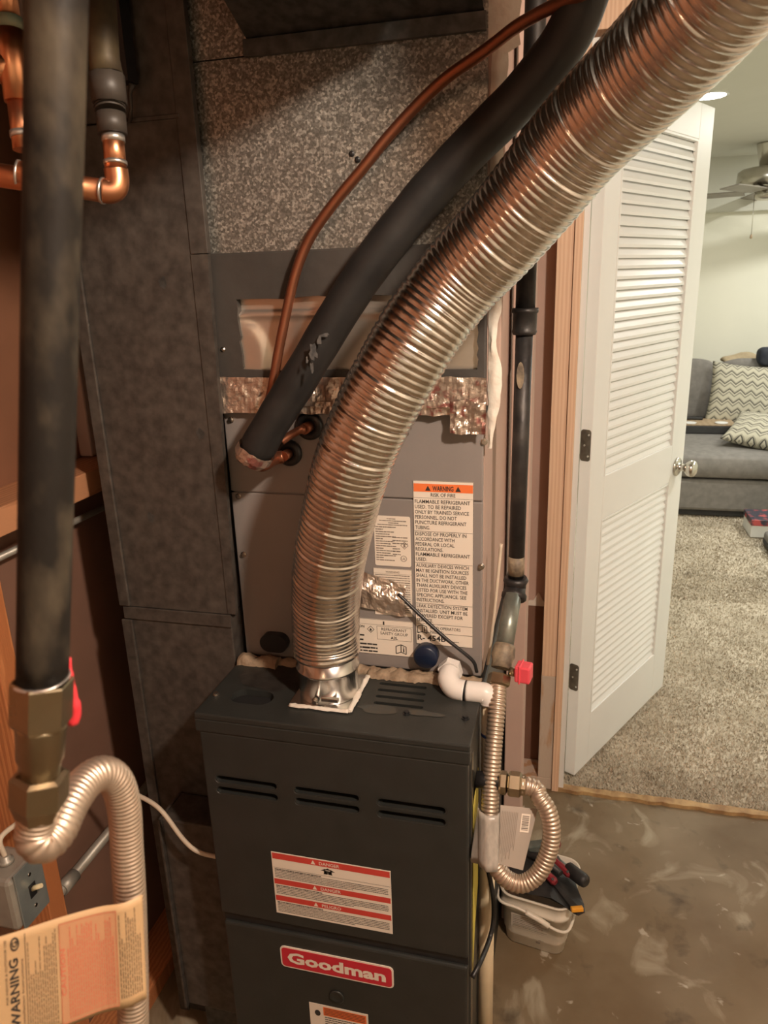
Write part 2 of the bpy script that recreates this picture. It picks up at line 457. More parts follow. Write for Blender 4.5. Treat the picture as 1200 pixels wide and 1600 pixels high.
def prism(bm, pts2, axis_o, ex, ey, ez, depth):
    """extrude 2-D outline (list of (a,b)) placed at axis_o with axes ex, ey by depth along ez"""
    a = [bm.verts.new(axis_o + ex * x + ey * y) for x, y in pts2]
    b = [bm.verts.new(axis_o + ex * x + ey * y + ez * depth) for x, y in pts2]
    n = len(a)
    bm.faces.new(list(reversed(a))); bm.faces.new(b)
    for i in range(n):
        bm.faces.new((a[i], a[(i + 1) % n], b[(i + 1) % n], b[i]))
    return bm

def rrect(w, h, r, n=5, cx=0.0, cy=0.0):
    out = []
    for sx, sy, a0 in ((1, 1, 0), (-1, 1, 90), (-1, -1, 180), (1, -1, 270)):
        for k in range(n + 1):
            a = math.radians(a0 + 90 * k / n)
            out.append((cx + sx * (w / 2 - r) + r * math.cos(a), cy + sy * (h / 2 - r) + r * math.sin(a)))
    return out

ROOT = {}
def origin_of(o):
    return ROOT.get(o.name, Vector((0, 0, 0))) if o else Vector((0, 0, 0))

def obj(name, bm, material, parent=None, smooth_angle=None, mats=None):
    bmesh.ops.recalc_face_normals(bm, faces=bm.faces)
    me = bpy.data.meshes.new(name)
    if parent is None:
        xs = [v.co for v in bm.verts]
        lo = Vector((min(v.x for v in xs), min(v.y for v in xs), min(v.z for v in xs)))
        hi = Vector((max(v.x for v in xs), max(v.y for v in xs), max(v.z for v in xs)))
        org = Vector(((lo.x + hi.x) / 2, (lo.y + hi.y) / 2, lo.z))
    else:
        org = origin_of(parent)
    bmesh.ops.translate(bm, vec=-org, verts=bm.verts)
    bm.to_mesh(me); bm.free()
    o = bpy.data.objects.new(name, me)
    COL.objects.link(o)
    if mats:
        for x in mats: me.materials.append(x)
    else:
        me.materials.append(material)
    if parent is None:
        o.location = org
    else:
        o.parent = parent
    ROOT[o.name] = org
    return o

def thing(name, label, cat, loc=(0, 0, 0), group=None):
    o = bpy.data.objects.new(name, None)
    o.empty_display_size = 0.05
    COL.objects.link(o)
    o.location = loc
    ROOT[o.name] = Vector(loc)
    o['label'] = label; o['category'] = cat
    if group: o['group'] = group
    return o

def tag(o, label, cat, group=None):
    o['label'] = label; o['category'] = cat
    if group: o['group'] = group
    return o

def struct(o):
    o['kind'] = 'structure'
    return o

def sroot(name, loc=(0, 0, 0)):
    o = bpy.data.objects.new(name, None)
    COL.objects.link(o); o.location = loc
    ROOT[o.name] = Vector(loc)
    o['kind'] = 'structure'
    return o

def cut(o, cbm):
    """boolean difference with a cutter given in the same coordinates as the finished mesh was built in"""
    org = ROOT[o.name]
    bmesh.ops.recalc_face_normals(cbm, faces=cbm.faces)
    bmesh.ops.translate(cbm, vec=-org, verts=cbm.verts)
    me = bpy.data.meshes.new('cutter'); cbm.to_mesh(me); cbm.free()
    c = bpy.data.objects.new('cutter', me); COL.objects.link(c)
    if o.parent:
        c.parent = o.parent
    else:
        c.location = o.location
    md = o.modifiers.new('b', 'BOOLEAN'); md.operation = 'DIFFERENCE'; md.object = c; md.solver = 'EXACT'
    bpy.context.view_layer.update()
    dg = bpy.context.evaluated_depsgraph_get()
    nm = bpy.data.meshes.new_from_object(o.evaluated_get(dg))
    o.modifiers.clear()
    o.data = nm
    bpy.data.objects.remove(c)

# ------------------------------------------------------------------ print helpers (flat writing on a plane)
class Sheet:
    """a flat plane with origin o (top-left), ex (right), ey (down) and outward normal n"""
    def __init__(s, o, ex, ey, n):
        s.o, s.ex, s.ey, s.n = Vector(o), Vector(ex).normalized(), Vector(ey).normalized(), Vector(n).normalized()
    def p(s, x, y, lift=0.0):
        return s.o + s.ex * x + s.ey * y + s.n * lift
    def rect(s, bm, x0, y0, x1, y1, lift, thick=0.0):
        pts = [s.p(x0, y0, lift), s.p(x1, y0, lift), s.p(x1, y1, lift), s.p(x0, y1, lift)]
        if thick:
            bk = [s.p(x0, y0, lift - thick), s.p(x1, y0, lift - thick), s.p(x1, y1, lift - thick), s.p(x0, y1, lift - thick)]
            hexa(bm, bk + pts)
        else:
            bm.faces.new([bm.verts.new(p) for p in reversed(pts)])
    def words(s, bm, x0, x1, y, h, lift, seed=0, gap=0.3):
        rd = random.Random(seed)
        x = x0
        while x < x1 - h * 0.6:
            wl = min(h * rd.uniform(1.2, 4.2), x1 - x)
            s.rect(bm, x, y, x + wl, y + h * rd.uniform(0.75, 1.0), lift)
            x += wl + h * gap * rd.uniform(0.7, 1.5)
    def text(s, bm, string, x, y, h, lift, width=None, bold=0.0, align='LEFT', rot=0, maxw=None):
        """cap height h, baseline at y; rot 90 = reads upward"""
        c = bpy.data.curves.new('t', 'FONT')
        c.body = string
        c.size = h / 0.70
        c.offset = bold * h
        c.resolution_u = 2
        o = bpy.data.objects.new('t', c); COL.objects.link(o)
        bpy.context.view_layer.update()
        dg = bpy.context.evaluated_depsgraph_get()
        me = bpy.data.meshes.new_from_object(o.evaluated_get(dg))
        bpy.data.objects.remove(o)
        if not me.vertices:
            return
        xs = [v.co.x for v in me.vertices]
        lo, hi = min(xs), max(xs)
        sx = (width / (hi - lo)) if width else 1.0
        if maxw and (hi - lo) * sx > maxw:
            sx = maxw / (hi - lo)
        W = (hi - lo) * sx
        off = {'LEFT': 0, 'CENTER': -W / 2, 'RIGHT': -W}[align]
        vs = []
        for v in me.vertices:
            a = (v.co.x - lo) * sx + off
            b = v.co.y
            if rot == 90:
                vs.append(bm.verts.new(s.p(x - b, y - a, lift)))
            else:
                vs.append(bm.verts.new(s.p(x + a, y - b, lift)))
        for f in me.polygons:
            try:
                bm.faces.new([vs[i] for i in f.vertices])
            except ValueError:
                pass
        bpy.data.meshes.remove(me)

def flat_obj(name, bm, material, parent):
    """like obj but keeps face winding (thin print)"""
    return obj(name, bm, material, parent)

# ================================================================== THE SETTING
bm = B(); box(bm, -1.0, 2.0, -2.1, 2.04, -0.06, 0.0)
struct(obj('floor', bm, M_CONC))
bm = B(); box(bm, -1.6, 3.2, 2.045, 6.75, -0.06, 0.004)
carpet = struct(obj('floor_carpet', bm, M_CARPET))
# pile: leaning tufts
def pile():
    rd = random.Random(3)
    verts, faces = [], []
    def blade(x, y, L, wd):
        a = rd.uniform(0, 6.283); lean = rd.uniform(0.2, 1.0) * L
        lx, ly = math.cos(a) * lean, math.sin(a) * lean
        sx, sy = -math.sin(a + rd.uniform(-.8, .8)) * wd, math.cos(a + rd.uniform(-.8, .8)) * wd
        z = 0.003
        h = L * rd.uniform(0.6, 1.0)
        n = len(verts)
        verts.extend(((x - sx, y - sy, z), (x + sx, y + sy, z), (x + lx, y + ly, z + h)))
        faces.append((n, n + 1, n + 2))
    for _ in range(52000):
        y = 2.05 + 1.9 * rd.random() ** 1.3
        x = rd.uniform(-0.02, 0.30 + 0.31 * y)
        blade(x, y, 0.014, 0.0022)
    for _ in range(26000):
        y = rd.uniform(3.6, 5.0)
        x = rd.uniform(0.35, 1.55)
        blade(x, y, 0.014, 0.0035)
    me = bpy.data.meshes.new('carpet_pile'); me.from_pydata(verts, [], faces)
    me.materials.append(M_CARPET)
    o = bpy.data.objects.new('carpet_pile', me); COL.objects.link(o)
    o.location = (0, 0, 0)
    o.parent = carpet
    o.matrix_parent_inverse = Matrix.Translation(-carpet.location)
    o['kind'] = 'stuff'
pile()

# tack strip at the carpet edge
bm = B(); rd = random.Random(5)
n = 40
top, bot = [], []
for i in range(n + 1):
    x = -0.01 + 0.84 * i / n
    j = rd.uniform(-0.004, 0.003)
    for (yy, zz, L) in ((2.022 + j, 0.0, bot), (2.046, 0.013 + rd.uniform(-.002, .002), top)):
        L.append(bm.verts.new((x, yy, zz)))
mid = [bm.verts.new((v.co.x, v.co.y + 0.002, 0.011)) for v in bot]
bk = [bm.verts.new((v.co.x, 2.046, 0.0)) for v in bot]
for i in range(n):
    for a, b2 in ((bot, mid), (mid, top), (top, bk), (bk, bot)):
        bm.faces.new((a[i], a[i + 1], b2[i + 1], b2[i]))
struct(obj('trim_1', bm, mat('tack_strip_wood', (0.50, 0.33, 0.15), 0.7, col2=(0.28, 0.16, 0.07), nscale=25, bump=0.3)))

# stud wall between utility space and the carpeted room
wb = sroot('wall_back', (0, 2.03, 0))
def stud(x0, x1, z0, z1, y0=2.03, y1=2.119, mt=M_WOOD, parent=wb, name='stud'):
    bm = B(); box(bm, x0, x1, y0, y1, z0, z1, 0.002)
    return obj(name, bm, mt, parent)
stud(-0.065, -0.023, 0.40, 2.16)
stud(-0.066, -0.022, 0.04, 0.40, mt=M_WOOD_PL)
stud(-0.0225, -0.002, 0.0, 2.10, y0=2.022, y1=2.135, mt=M_WOOD, name='jamb_board')
stud(-0.190, -0.150, 0.04, 2.16)
stud(-0.60, -0.56, 0.04, 2.16)
bm = B(); box(bm, -0.126, -0.086, 1.50, 1.589, 0.0, 2.16, 0.002); struct(obj('trim_4', bm, M_DRYW))
stud(-0.95, -0.0225, 0.0, 0.04, mt=M_WOOD_PL, name='bottom_plate')
stud(-0.95, 1.45, 2.16, 2.20, name='top_plate')
stud(-0.022, 0.92, 2.085, 2.16, name='header')
zs = pY(826, 944, 2.11).z
bm = B(); box(bm, -0.95, -0.0225, 2.119, 2.132, zs, 2.20); obj('drywall_panel', bm, M_DRYW, wb)
bm = B(); box(bm, -0.95, -0.0225, 2.119, 2.132, 0.04, zs); obj('drywall_panel', bm, M_DRYW2, wb)
# seam of compound between the two boards
bm = B(); rd = random.Random(2)
tp = []
for i in range(30):
    x = -0.145 + 0.079 * i / 29
    hgt = 0.006 + 0.012 * mnoise.noise(Vector((x * 60, 0, 1))) + (0.03 * math.exp(-((x + 0.085) / 0.012) ** 2))
    tp.append((x, max(0.003, hgt)))
prism(bm, [(x, -0.006) for x, h in tp] + [(x, h) for x, h in reversed(tp)], Vector((0, 2.1185, zs)), Vector((1, 0, 0)), Vector((0, 0, 1)), Vector((0, -1, 0)), 0.004)
obj('compound_seam', bm, M_COMPOUND, wb)
# painted board to the right of the doorway and the room side of the wall
bm = B(); box(bm, 0.80, 3.2, 2.03, 2.145, 0.0, 2.085); obj('drywall_panel', bm, M_WALL, wb)
bm = B(); box(bm, -1.6, -0.03, 2.133, 2.146, 0.0, 2.35); obj('drywall_panel', bm, M_WALL, wb)
bm = B(); box(bm, -0.03, 3.2, 2.120, 2.146, 2.10, 2.36); obj('drywall_panel', bm, M_WALL, wb)
# white door jamb
bm = B()
box(bm, -0.0015, 0.0135, 2.030, 2.150, 0.0, 2.070, 0.001)
box(bm, 0.785, 0.80, 2.030, 2.150, 0.0, 2.070, 0.001)
box(bm, 0.0135, 0.785, 2.030, 2.150, 2.055, 2.070, 0.001)
struct(obj('trim_2', bm, M_WHITE))

# utility walls and ceiling
wl = sroot('wall_left', (-0.96, 0, 0))
XL = -0.87
bm = B(); box(bm, -0.972, -0.96, -2.1, 2.03, 1.215, 2.42); obj('board', bm, M_HARDB, wl)
bm = B(); box(bm, -0.972, -0.96, -2.1, 2.03, 0.0, 1.215); obj('board', bm, M_DRYW2, wl)
for y in (-1.6, -0.8, 0.0, 0.862):
    bm = B(); box(bm, -0.96, XL, y, y + 0.040, 0.04, 2.42, 0.002); obj('stud', bm, M_WOODS, wl)
bm = B(); box(bm, -0.96, XL, -2.1, 2.02, 0.0, 0.04); obj('bottom_plate', bm, M_WOODS, wl)
bm = B(); box(bm, -0.96, XL + 0.004, 0.903, 1.70, 1.186, 1.232, 0.002); obj('fire_block', bm, M_WOODH, wl)
bm = B(); box(bm, -0.96, XL, 0.04, 0.861, 1.186, 1.232, 0.002); obj('fire_block', bm, M_WOODH, wl)
bm = B(); box(bm, -0.959, -0.93, 1.255, 1.70, 1.234, 2.2, 0.004); obj('insulation_batt', bm, M_DRYW, wl)
bm = B(); box(bm, 1.9, 1.95, -2.1, 2.03, 0.0, 2.42); struct(obj('wall_right', bm, M_WALL))
bm = B(); box(bm, -1.0, 1.95, -2.15, -2.1, 0.0, 2.42); struct(obj('wall_front', bm, M_WALL))
cl = sroot('ceiling', (0, 0, 2.42))
bm = B(); box(bm, -1.0, 1.95, -2.15, 2.12, 2.42, 2.44); obj('subfloor', bm, M_JOIST, cl)
for y in (-1.8, -1.4, -1.0, -0.6, -0.2, 0.2, 0.6, 1.0, 1.4, 1.8):
    bm = B(); box(bm, -0.96, 1.9, y - 0.02, y + 0.02, 2.22, 2.42, 0.002); obj('joist', bm, M_JOIST, cl)

# carpeted room shell
bm = B(); box(bm, -1.6, 3.2, 2.146, 6.75, 2.35, 2.38); struct(obj('ceiling_far', bm, M_CEIL))
zt = pY(1115, 332, 6.64).z
bm = B(); box(bm, -1.6, 3.2, 6.70, 6.75, 0.0, 2.35); struct(obj('wall_far', bm, M_WALL))
bm = B(); box(bm, -1.6, 3.2, 6.64, 6.70, zt, 2.35); struct(obj('trim_3', bm, M_CEIL))
bm = B(); box(bm, 3.15, 3.2, 2.146, 6.70, 0.0, 2.35); struct(obj('wall_far_right', bm, M_WALL))
bm = B(); box(bm, -1.6, -1.55, 2.146, 6.70, 0.0, 2.35); struct(obj('wall_far_left', bm, M_WALL))

# ------------------------------------------------------------------ the louvred door
door = sroot('door_1', (0.046, 2.084, 0.0))
door.rotation_euler = (0, 0, math.radians(62.33))
ROOT[door.name] = Vector((0, 0, 0))      # parts are modelled in door space
DW, DT, ZB, ZT_ = 0.698, 0.035, 0.022, 2.018
def dpart(name, x0, x1, z0, z1, mt=M_WHITE, y0=0.0, y1=DT, bev=0.002):
    bm = B(); box(bm, x0, x1, y0, y1, z0, z1, bev); return obj(name, bm, mt, door)
SL, SR = 0.088, 0.590
dpart('stile', 0.0, SL, ZB, ZT_); dpart('stile', SR, DW, ZB, ZT_)
dpart('rail', SL, SR, ZB, 0.207); dpart('rail', SL, SR, 0.858, 0.990); dpart('rail', SL, SR, 1.92, ZT_)
slat_me = None
def slats(z0, z1, n):
    global slat_me
    step = (z1 - z0) / n
    for i in range(n):
        z = z0 + step * (i + 0.5)
        if slat_me is None:
            bm = B()
            hh = step * 0.70
            # slanted slat: upper edge at the back, lower edge at the visible face
            y0, y1 = 0.005, 0.021
            pts = [(SL, y0, -hh), (SR, y0, -hh), (SR, y1, hh - 0.006), (SL, y1, hh - 0.006),
                   (SL, y0, -hh + 0.008), (SR, y0, -hh + 0.008), (SR, y1, hh + 0.002), (SL, y1, hh + 0.002)]
            hexa(bm, [Vector(p) for p in pts])
            bmesh.ops.recalc_face_normals(bm, faces=bm.faces)
            slat_me = bpy.data.meshes.new('slat'); bm.to_mesh(slat_me); bm.free(); slat_me.materials.append(M_WHITE)
        o = bpy.data.objects.new('slat', slat_me); COL.objects.link(o)
        o.parent = door; o.location = (0, 0, z)
slats(0.207, 0.858, 24)
slats(0.990, 1.92, 34)
# thin beads around the louvre openings
for z0, z1 in ((0.207, 0.858), (0.990, 1.92)):
    dpart('bead', SL, SL + 0.007, z0, z1, y0=-0.001, y1=0.012, bev=0.001)
    dpart('bead', SR - 0.007, SR, z0, z1, y0=-0.001, y1=0.012, bev=0.001)
    dpart('bead', SL + 0.007, SR - 0.007, z1 - 0.007, z1, y0=-0.001, y1=0.012, bev=0.001)
bm = B()
lathe_axis(bm, (0.640, 0.0, 0.905), (0, -1, 0), [(0, 0.033), (0.004, 0.033), (0.008, 0.028), (0.010, 0.014), (0.028, 0.0125), (0.033, 0.018), (0.042, 0.0265), (0.052, 0.029), (0.062, 0.0255), (0.068, 0.016), (0.070, 0.004)], 28)
obj('knob', bm, M_NICKEL, door)
bm = B()
lathe_axis(bm, (0.640, DT, 0.905), (0, 1, 0), [(0, 0.033), (0.004, 0.033), (0.008, 0.028), (0.010, 0.014), (0.028, 0.0125), (0.033, 0.018), (0.042, 0.0265), (0.052, 0.029), (0.062, 0.0255), (0.068, 0.016), (0.070, 0.004)], 28)
obj('knob', bm, M_NICKEL, door)
for z in (1.095, 0.37, 1.82):
    bm = B()
    prism(bm, rrect(0.030, 0.089, 0.008, cx=0.016, cy=0), Vector((-0.0012, 0.002, z)), Vector((0, 1, 0)), Vector((0, 0, 1)), Vector((1, 0, 0)), 0.002)
    hg = obj('hinge', bm, M_HINGE, door)
    bm = B()
    for dz in (-0.03, 0.0, 0.03):
        lathe_axis(bm, (-0.0012, 0.015 + 0.006 * (1 if dz == 0 else -1), z + dz), (-1, 0, 0), [(0, 0.004), (0.0012, 0.003)], 10)
    obj('screw', bm, M_NICKEL, hg)

# ================================================================== THE FURNACE
FX0, FX1, FY = -0.576, -0.131, 0.937
FZ = 0.895
fu = thing('furnace', 'dark grey upflow gas furnace with red badge below the shiny flex pipe', 'furnace', ((FX0 + FX1) / 2, 1.29, 0))
bm = B(); box(bm, FX0 + 0.004, FX1, 0.963, 1.655, 0.0, 0.882, 0.002)
obj('cabinet', bm, M_FURN, fu)
bm = B(); box(bm, FX0 + 0.01, FX1 - 0.01, 0.957, 0.9625, 0.05, 0.875); obj('interior_shade_sheet', bm, M_FURN_SHADE, fu)  # black sheet painted as the shade behind the door slots
bm = B(); box(bm, FX0 + 0.012, FX1 - 0.012, 0.968, 1.12, 0.8821, 0.8829); obj('interior_shade_sheet', bm, M_FURN_SHADE, fu)  # black sheet under the deck holes, shade put in as colour
# top deck with a rolled front lip
bm = B()
box(bm, FX0 - 0.002, FX1 + 0.002, FY - 0.002, 1.655, FZ - 0.0115, FZ, 0.0025)
deck = obj('top_deck', bm, M_FURN, fu)
cb = B()
def stad(cx, cy, w, h, n=8):
    return rrect(w, h, min(w, h) / 2 - 1e-5, n, cx, cy)
EX, EY_, EZ = Vector((1, 0, 0)), Vector((0, 1, 0)), Vector((0, 0, 1))
prism(cb, stad(-0.503, 0.998, 0.074, 0.042), Vector((0, 0, FZ - 0.05)), EX, EY_, EZ, 0.1)
for k in range(4):
    prism(cb, stad(-0.258 - 0.002 * k, 1.022 + 0.020 * k, 0.082, 0.008), Vector((0, 0, FZ - 0.05)), EX, EY_, EZ, 0.1)
cut(deck, cb)
bm = B(); box(bm, FX0 - 0.002, FX1 + 0.002, FY - 0.002, FY + 0.016, FZ - 0.034, FZ - 0.011, 0.002)
obj('front_lip', bm, M_FURN, fu)
bm = B(); box(bm, FX0 + 0.003, FX1 - 0.001, FY, FY + 0.017, 0.487, FZ - 0.0345, 0.003)
ud = obj('upper_door', bm, M_FURN, fu)
cb = B()
for cx_ in (-0.498, -0.359, -0.2205):
    for zz in (0.7725, 0.751):
        prism(cb, stad(cx_, zz, 0.108, 0.0125), Vector((0, FY - 0.02, 0)), EX, EZ, EY_, 0.06)
cut(ud, cb)
# pressed rims around the slots
bm = B()
for cx_ in (-0.498, -0.359, -0.2205):
    for zz in (0.7725, 0.751):
        o_, i_ = stad(cx_, zz, 0.113, 0.0168), stad(cx_, zz, 0.108, 0.0125)
        va = [bm.verts.new((x, FY - 0.0006, z)) for x, z in o_]
        vb = [bm.verts.new((x, FY + 0.0035, z)) for x, z in i_]
        for i in range(len(va)):
            bm.faces.new((va[i], va[(i + 1) % len(va)], vb[(i + 1) % len(vb)], vb[i]))
obj('slot_rim', bm, M_FURN, ud)
bm = B(); box(bm, FX0 + 0.006, FX1 - 0.001, FY - 0.001, FY + 0.017, 0.05, 0.468, 0.004)
ld = obj('lower_door', bm, M_FURN, fu)
bm = B(); box(bm, FX0 + 0.006, FX1 - 0.001, FY + 0.006, FY + 0.017, 0.4685, 0.4865); obj('seam_channel', bm, M_BLACK, fu)
bm = B(); box(bm, FX0 + 0.012, FX1 - 0.004, 0.953, 0.96, 0.0, 0.05); obj('toe_panel', bm, M_FURN, fu)
bm = B(); lathe_axis(bm, (-0.364, FY - 0.001, 0.346), (0, -1, 0), [(0, 0.014), (0.002, 0.014), (0.0035, 0.012), (0.002, 0.0095), (0.0018, 0.002)], 24)
obj('sight_glass', bm, M_FURN, ld)
# screws on the deck
for x, y in ((-0.566, 0.992), (-0.239, 1.0), (-0.146, 1.005)):
    bm = B(); lathe_axis(bm, (x, y, FZ), (0, 0, 1), [(0, 0.0062), (0.0015, 0.0062), (0.0016, 0.0042), (0.005, 0.0042)], 8)
    obj('screw', bm, M_NICKEL if x < -0.5 else M_BLACK, fu)
# flue flange
bm = B(); box(bm, -0.4335, -0.3265, 0.981, 1.103, FZ + 0.0002, FZ + 0.003, 0.001)
obj('flue_flange', bm, M_GALV, fu)
bm = B(); rd = random.Random(4)
def blob_strip(bm, pts, wid, hgt, seed=0, up=Vector((0, 0, 1)), n=5):
    """irregular bead along a polyline"""
    rings = []
    pts = [Vector(p) for p in pts]
    fr = frames(pts)
    for i, p in enumerate(pts):
        t = fr[i][0]; s = t.cross(up).normalized()
        k1 = 1 + 0.6 * mnoise.noise(Vector((i * 0.17, seed, 0))); k2 = 1 + 0.9 * mnoise.noise(Vector((i * 0.23, seed, 5)))
        ring = []
        for j in range(n + 1):
            a = math.pi * j / n
            wob = 1 + 0.35 * mnoise.noise(Vector((i * 0.8, j * 1.3, seed)))
            ring.append(bm.verts.new(p + s * (math.cos(a) * wid * k1 * wob) + up * (math.sin(a) * hgt * k2 * wob)))
        rings.append(ring)
    for i in range(len(rings) - 1):
        for j in range(n):
            f = bm.faces.new((rings[i][j], rings[i][j + 1], rings[i + 1][j + 1], rings[i + 1][j])); f.smooth = True
    for r in (rings[0], rings[-1]):
        bm.faces.new(r)
    return bm
def line(a, b, n):
    a, b = Vector(a), Vector(b)
    return [a.lerp(b, i / n) for i in range(n + 1)]
z = FZ + 0.0025
blob_strip(bm, line((-0.430, 0.983, z), (-0.330, 0.983, z), 24), 0.004, 0.0035, 1)
blob_strip(bm, line((-0.329, 0.983, z), (-0.329, 1.10, z), 24), 0.0045, 0.004, 2)
obj('flange_caulk', bm, M_COMPOUND, fu)
# soot and rust patches lying on the deck
def patch(bm, cx, cy, rx, ry, z, seed, n=26):
    c = bm.verts.new((cx, cy, z))
    vs = []
    for i in range(n):
        a = 2 * math.pi * i / n
        k = 1 + 0.35 * mnoise.noise(Vector((math.cos(a) * 1.5, math.sin(a) * 1.5, seed)))
        vs.append(bm.verts.new((cx + rx * k * math.cos(a), cy + ry * k * math.sin(a), z)))
    for i in range(n):
        bm.faces.new((c, vs[i], vs[(i + 1) % n]))
bm = B(); patch(bm, -0.497, 1.062, 0.062, 0.034, FZ + 0.0006, 3); obj('soot_patch', bm, M_SOOT, fu)
bm = B(); patch(bm, -0.285, 1.003, 0.035, 0.012, FZ + 0.0006, 6); patch(bm, -0.215, 1.005, 0.03, 0.008, FZ + 0.0008, 9); obj('rust_patch', bm, M_RUST, fu)
bm = B(); patch(bm, -0.165, 1.075, 0.020, 0.018, FZ + 0.0006, 13); obj('soot_patch', bm, M_SOOT, fu)
# side trims
bm = B(); box(bm, FX1 - 0.0005, FX1 + 0.0015, 0.968, 0.975, 0.05, 0.86); obj('side_seam', bm, M_GALV, fu)
yp = pX(741, 1300, FX1)
bm = B(); rdz = [(0.972, 0.76), (1.03, 0.79), (1.035, 0.55), (1.0, 0.50), (0.975, 0.42)]
prism(bm, [(y, z_) for y, z_ in rdz], Vector((FX1 + 0.0022, 0, 0)), EY_, EZ, EX, 0.0006)
obj('side_sticker', bm, M_YELLOW, fu)

# --- furnace writing
def label_plate(parent, name, x0, x1, z0, z1, Y, mt=M_PAPER, r=0.0, thick=0.0006):
    bm = B()
    w_, h_ = x1 - x0, z1 - z0
    out = rrect(w_, h_, r, 4, (x0 + x1) / 2, (z0 + z1) / 2) if r else [(x0, z0), (x1, z0), (x1, z1), (x0, z1)]
    prism(bm, out, Vector((0, Y, 0)), EX, EZ, Vector((0, -1, 0)), thick)
    o = obj(name, bm, mt, parent)
    return o, Sheet((x0, Y, z1), EX, -EZ, (0, -1, 0)), w_, h_
LIFT = 0.0009
lab, sh, W_, H_ = label_plate(ud, 'danger_label', -0.465, -0.2575, 0.511, 0.6405, FY)
bm = B()
for y0, y1 in ((0.0015, 0.0135), (0.055, 0.066), (0.0905, 0.1015)):
    sh.rect(bm, 0.0015, y0, W_ - 0.0015, y1, LIFT)
obj('label_band', bm, M_LRED, lab)
for y, s_ in ((0.0108, 'DANGER'), (0.0635, 'DANGER'), (0.099, 'PELIGRO')):
    bm = B()
    sh.text(bm, s_, W_ * 0.41, y, 0.0062, LIFT + 0.0004, bold=0.02)
    x = W_ * 0.34
    bm.faces.new([bm.verts.new(sh.p(*q, LIFT + 0.0004)) for q in ((x, y + 0.0005), (x + 0.008, y + 0.0005), (x + 0.004, y - 0.0075))])
    obj('label_lettering', bm, M_PAPER, lab)
bm = B()
k = 0
for y0, nl in ((0.034, 6), (0.0685, 6), (0.104, 7)):
    sh.words(bm, 0.004, W_ * 0.42, y0, 0.002, LIFT, k); k += 1
    for i in range(1, nl):
        sh.words(bm, 0.004, W_ - 0.005 - (0.06 if i == nl - 1 else 0), y0 + i * 0.0033, 0.0014, LIFT, 10 + k); k += 1
sh.rect(bm, 0.0015, 0.0315, W_ - 0.0015, 0.0320, LIFT)
# crushed-hand pictogram
hx = W_ * 0.48
for q in (((-0.013, 0.022), (-0.004, 0.017), (-0.004, 0.022)), ((0.013, 0.022), (0.004, 0.017), (0.004, 0.022)),
          ((-0.006, 0.0195), (0, 0.0155), (0.006, 0.0195)), ((-0.008, 0.0285), (-0.004, 0.0215), (0.0, 0.0285)), ((0.0, 0.0285), (0.004, 0.0215), (0.008, 0.0285))):
    bm.faces.new([bm.verts.new(sh.p(hx + a, b_, LIFT)) for a, b_ in q])
sh.rect(bm, hx - 0.007, 0.021, hx + 0.007, 0.0265, LIFT)
obj('label_print', bm, M_INK, lab)
# badge
bd, sh, W_, H_ = label_plate(ld, 'badge', -0.4645, -0.2585, 0.3925, 0.4395, FY - 0.001, M_PAPER, 0.0085, 0.0016)
bm = B()
prism(bm, rrect(W_ - 0.006, H_ - 0.006, 0.006, 4, -0.3615, 0.416), Vector((0, FY - 0.0024, 0)), EX, EZ, Vector((0, -1, 0)), 0.0008)
obj('badge_face', bm, M_LOGO, bd)
bm = B(); sh.text(bm, 'Goodman', W_ / 2, 0.0335, 0.0225, 0.0026, width=W_ * 0.87, bold=0.055, align='CENTER')
obj('badge_lettering', bm, M_PAPER, bd)
lab, sh, W_, H_ = label_plate(ld, 'lower_label', -0.418, -0.308, 0.255, 0.3185, FY - 0.001)
bm = B(); sh.rect(bm, W_ * 0.24, 0.004, W_ * 0.97, 0.024, LIFT); obj('label_band', bm, M_ORANGE, lab)
bm = B()
for i in range(5):
    sh.rect(bm, W_ * 0.26, 0.006 + i * 0.0034, W_ * 0.95, 0.0072 + i * 0.0034, LIFT + 0.0004)
for i in range(6):
    sh.words(bm, W_ * 0.26, W_ * 0.95, 0.027 + i * 0.005, 0.0022, LIFT, 60 + i)
prism(bm, [(W_ * 0.2 * (0.7 + 0.25 * math.cos(a * 0.524)) - 0.418, 0.3185 - 0.021 + 0.007 * math.sin(a * 0.524)) for a in range(12)], Vector((0, FY - 0.0019, 0)), EX, EZ, Vector((0, -1, 0)), 0.0001)
obj('label_print', bm, M_INK, lab)

# ================================================================== EVAPORATOR COIL CASE
CX0, CX1, CYF, CZ1 = -0.572, -0.137, 1.13, 1.362
co = thing('evaporator_coil_case', 'grey sheet metal coil case covered in warning labels above the furnace', 'coil cabinet', ((CX0 + CX1) / 2, 1.39, FZ + 0.0005))
bm = B(); box(bm, CX0 + 0.004, CX1 - 0.001, CYF + 0.004, 1.65, FZ + 0.0005, CZ1, 0.002); obj('case', bm, M_COIL, co)
bm = B(); box(bm, CX0, CX1, CYF, CYF + 0.010, 1.2125, CZ1 - 0.001, 0.002); up_ = obj('upper_panel', bm, M_COIL, co)
bm = B(); box(bm, CX0, CX1, CYF, CYF + 0.010, FZ + 0.004, 1.2105, 0.002); lp_ = obj('lower_panel', bm, M_COIL, co)
bm = B(); box(bm, CX1 - 0.0008, CX1 + 0.0008, CYF + 0.012, 1.645, FZ + 0.004, 1.40); obj('side_liner', bm, M_DRYW, co)
for (u, v) in ((361, 656), (373, 775), (381, 866), (752, 885), (757, 690)):
    p = pY(u, v, CYF)
    bm = B(); lathe_axis(bm, (p.x, CYF, p.z), (0, -1, 0), [(0, 0.0055), (0.0015, 0.0055), (0.0016, 0.0038), (0.005, 0.0036)], 8)
    obj('screw', bm, M_NICKEL, co)
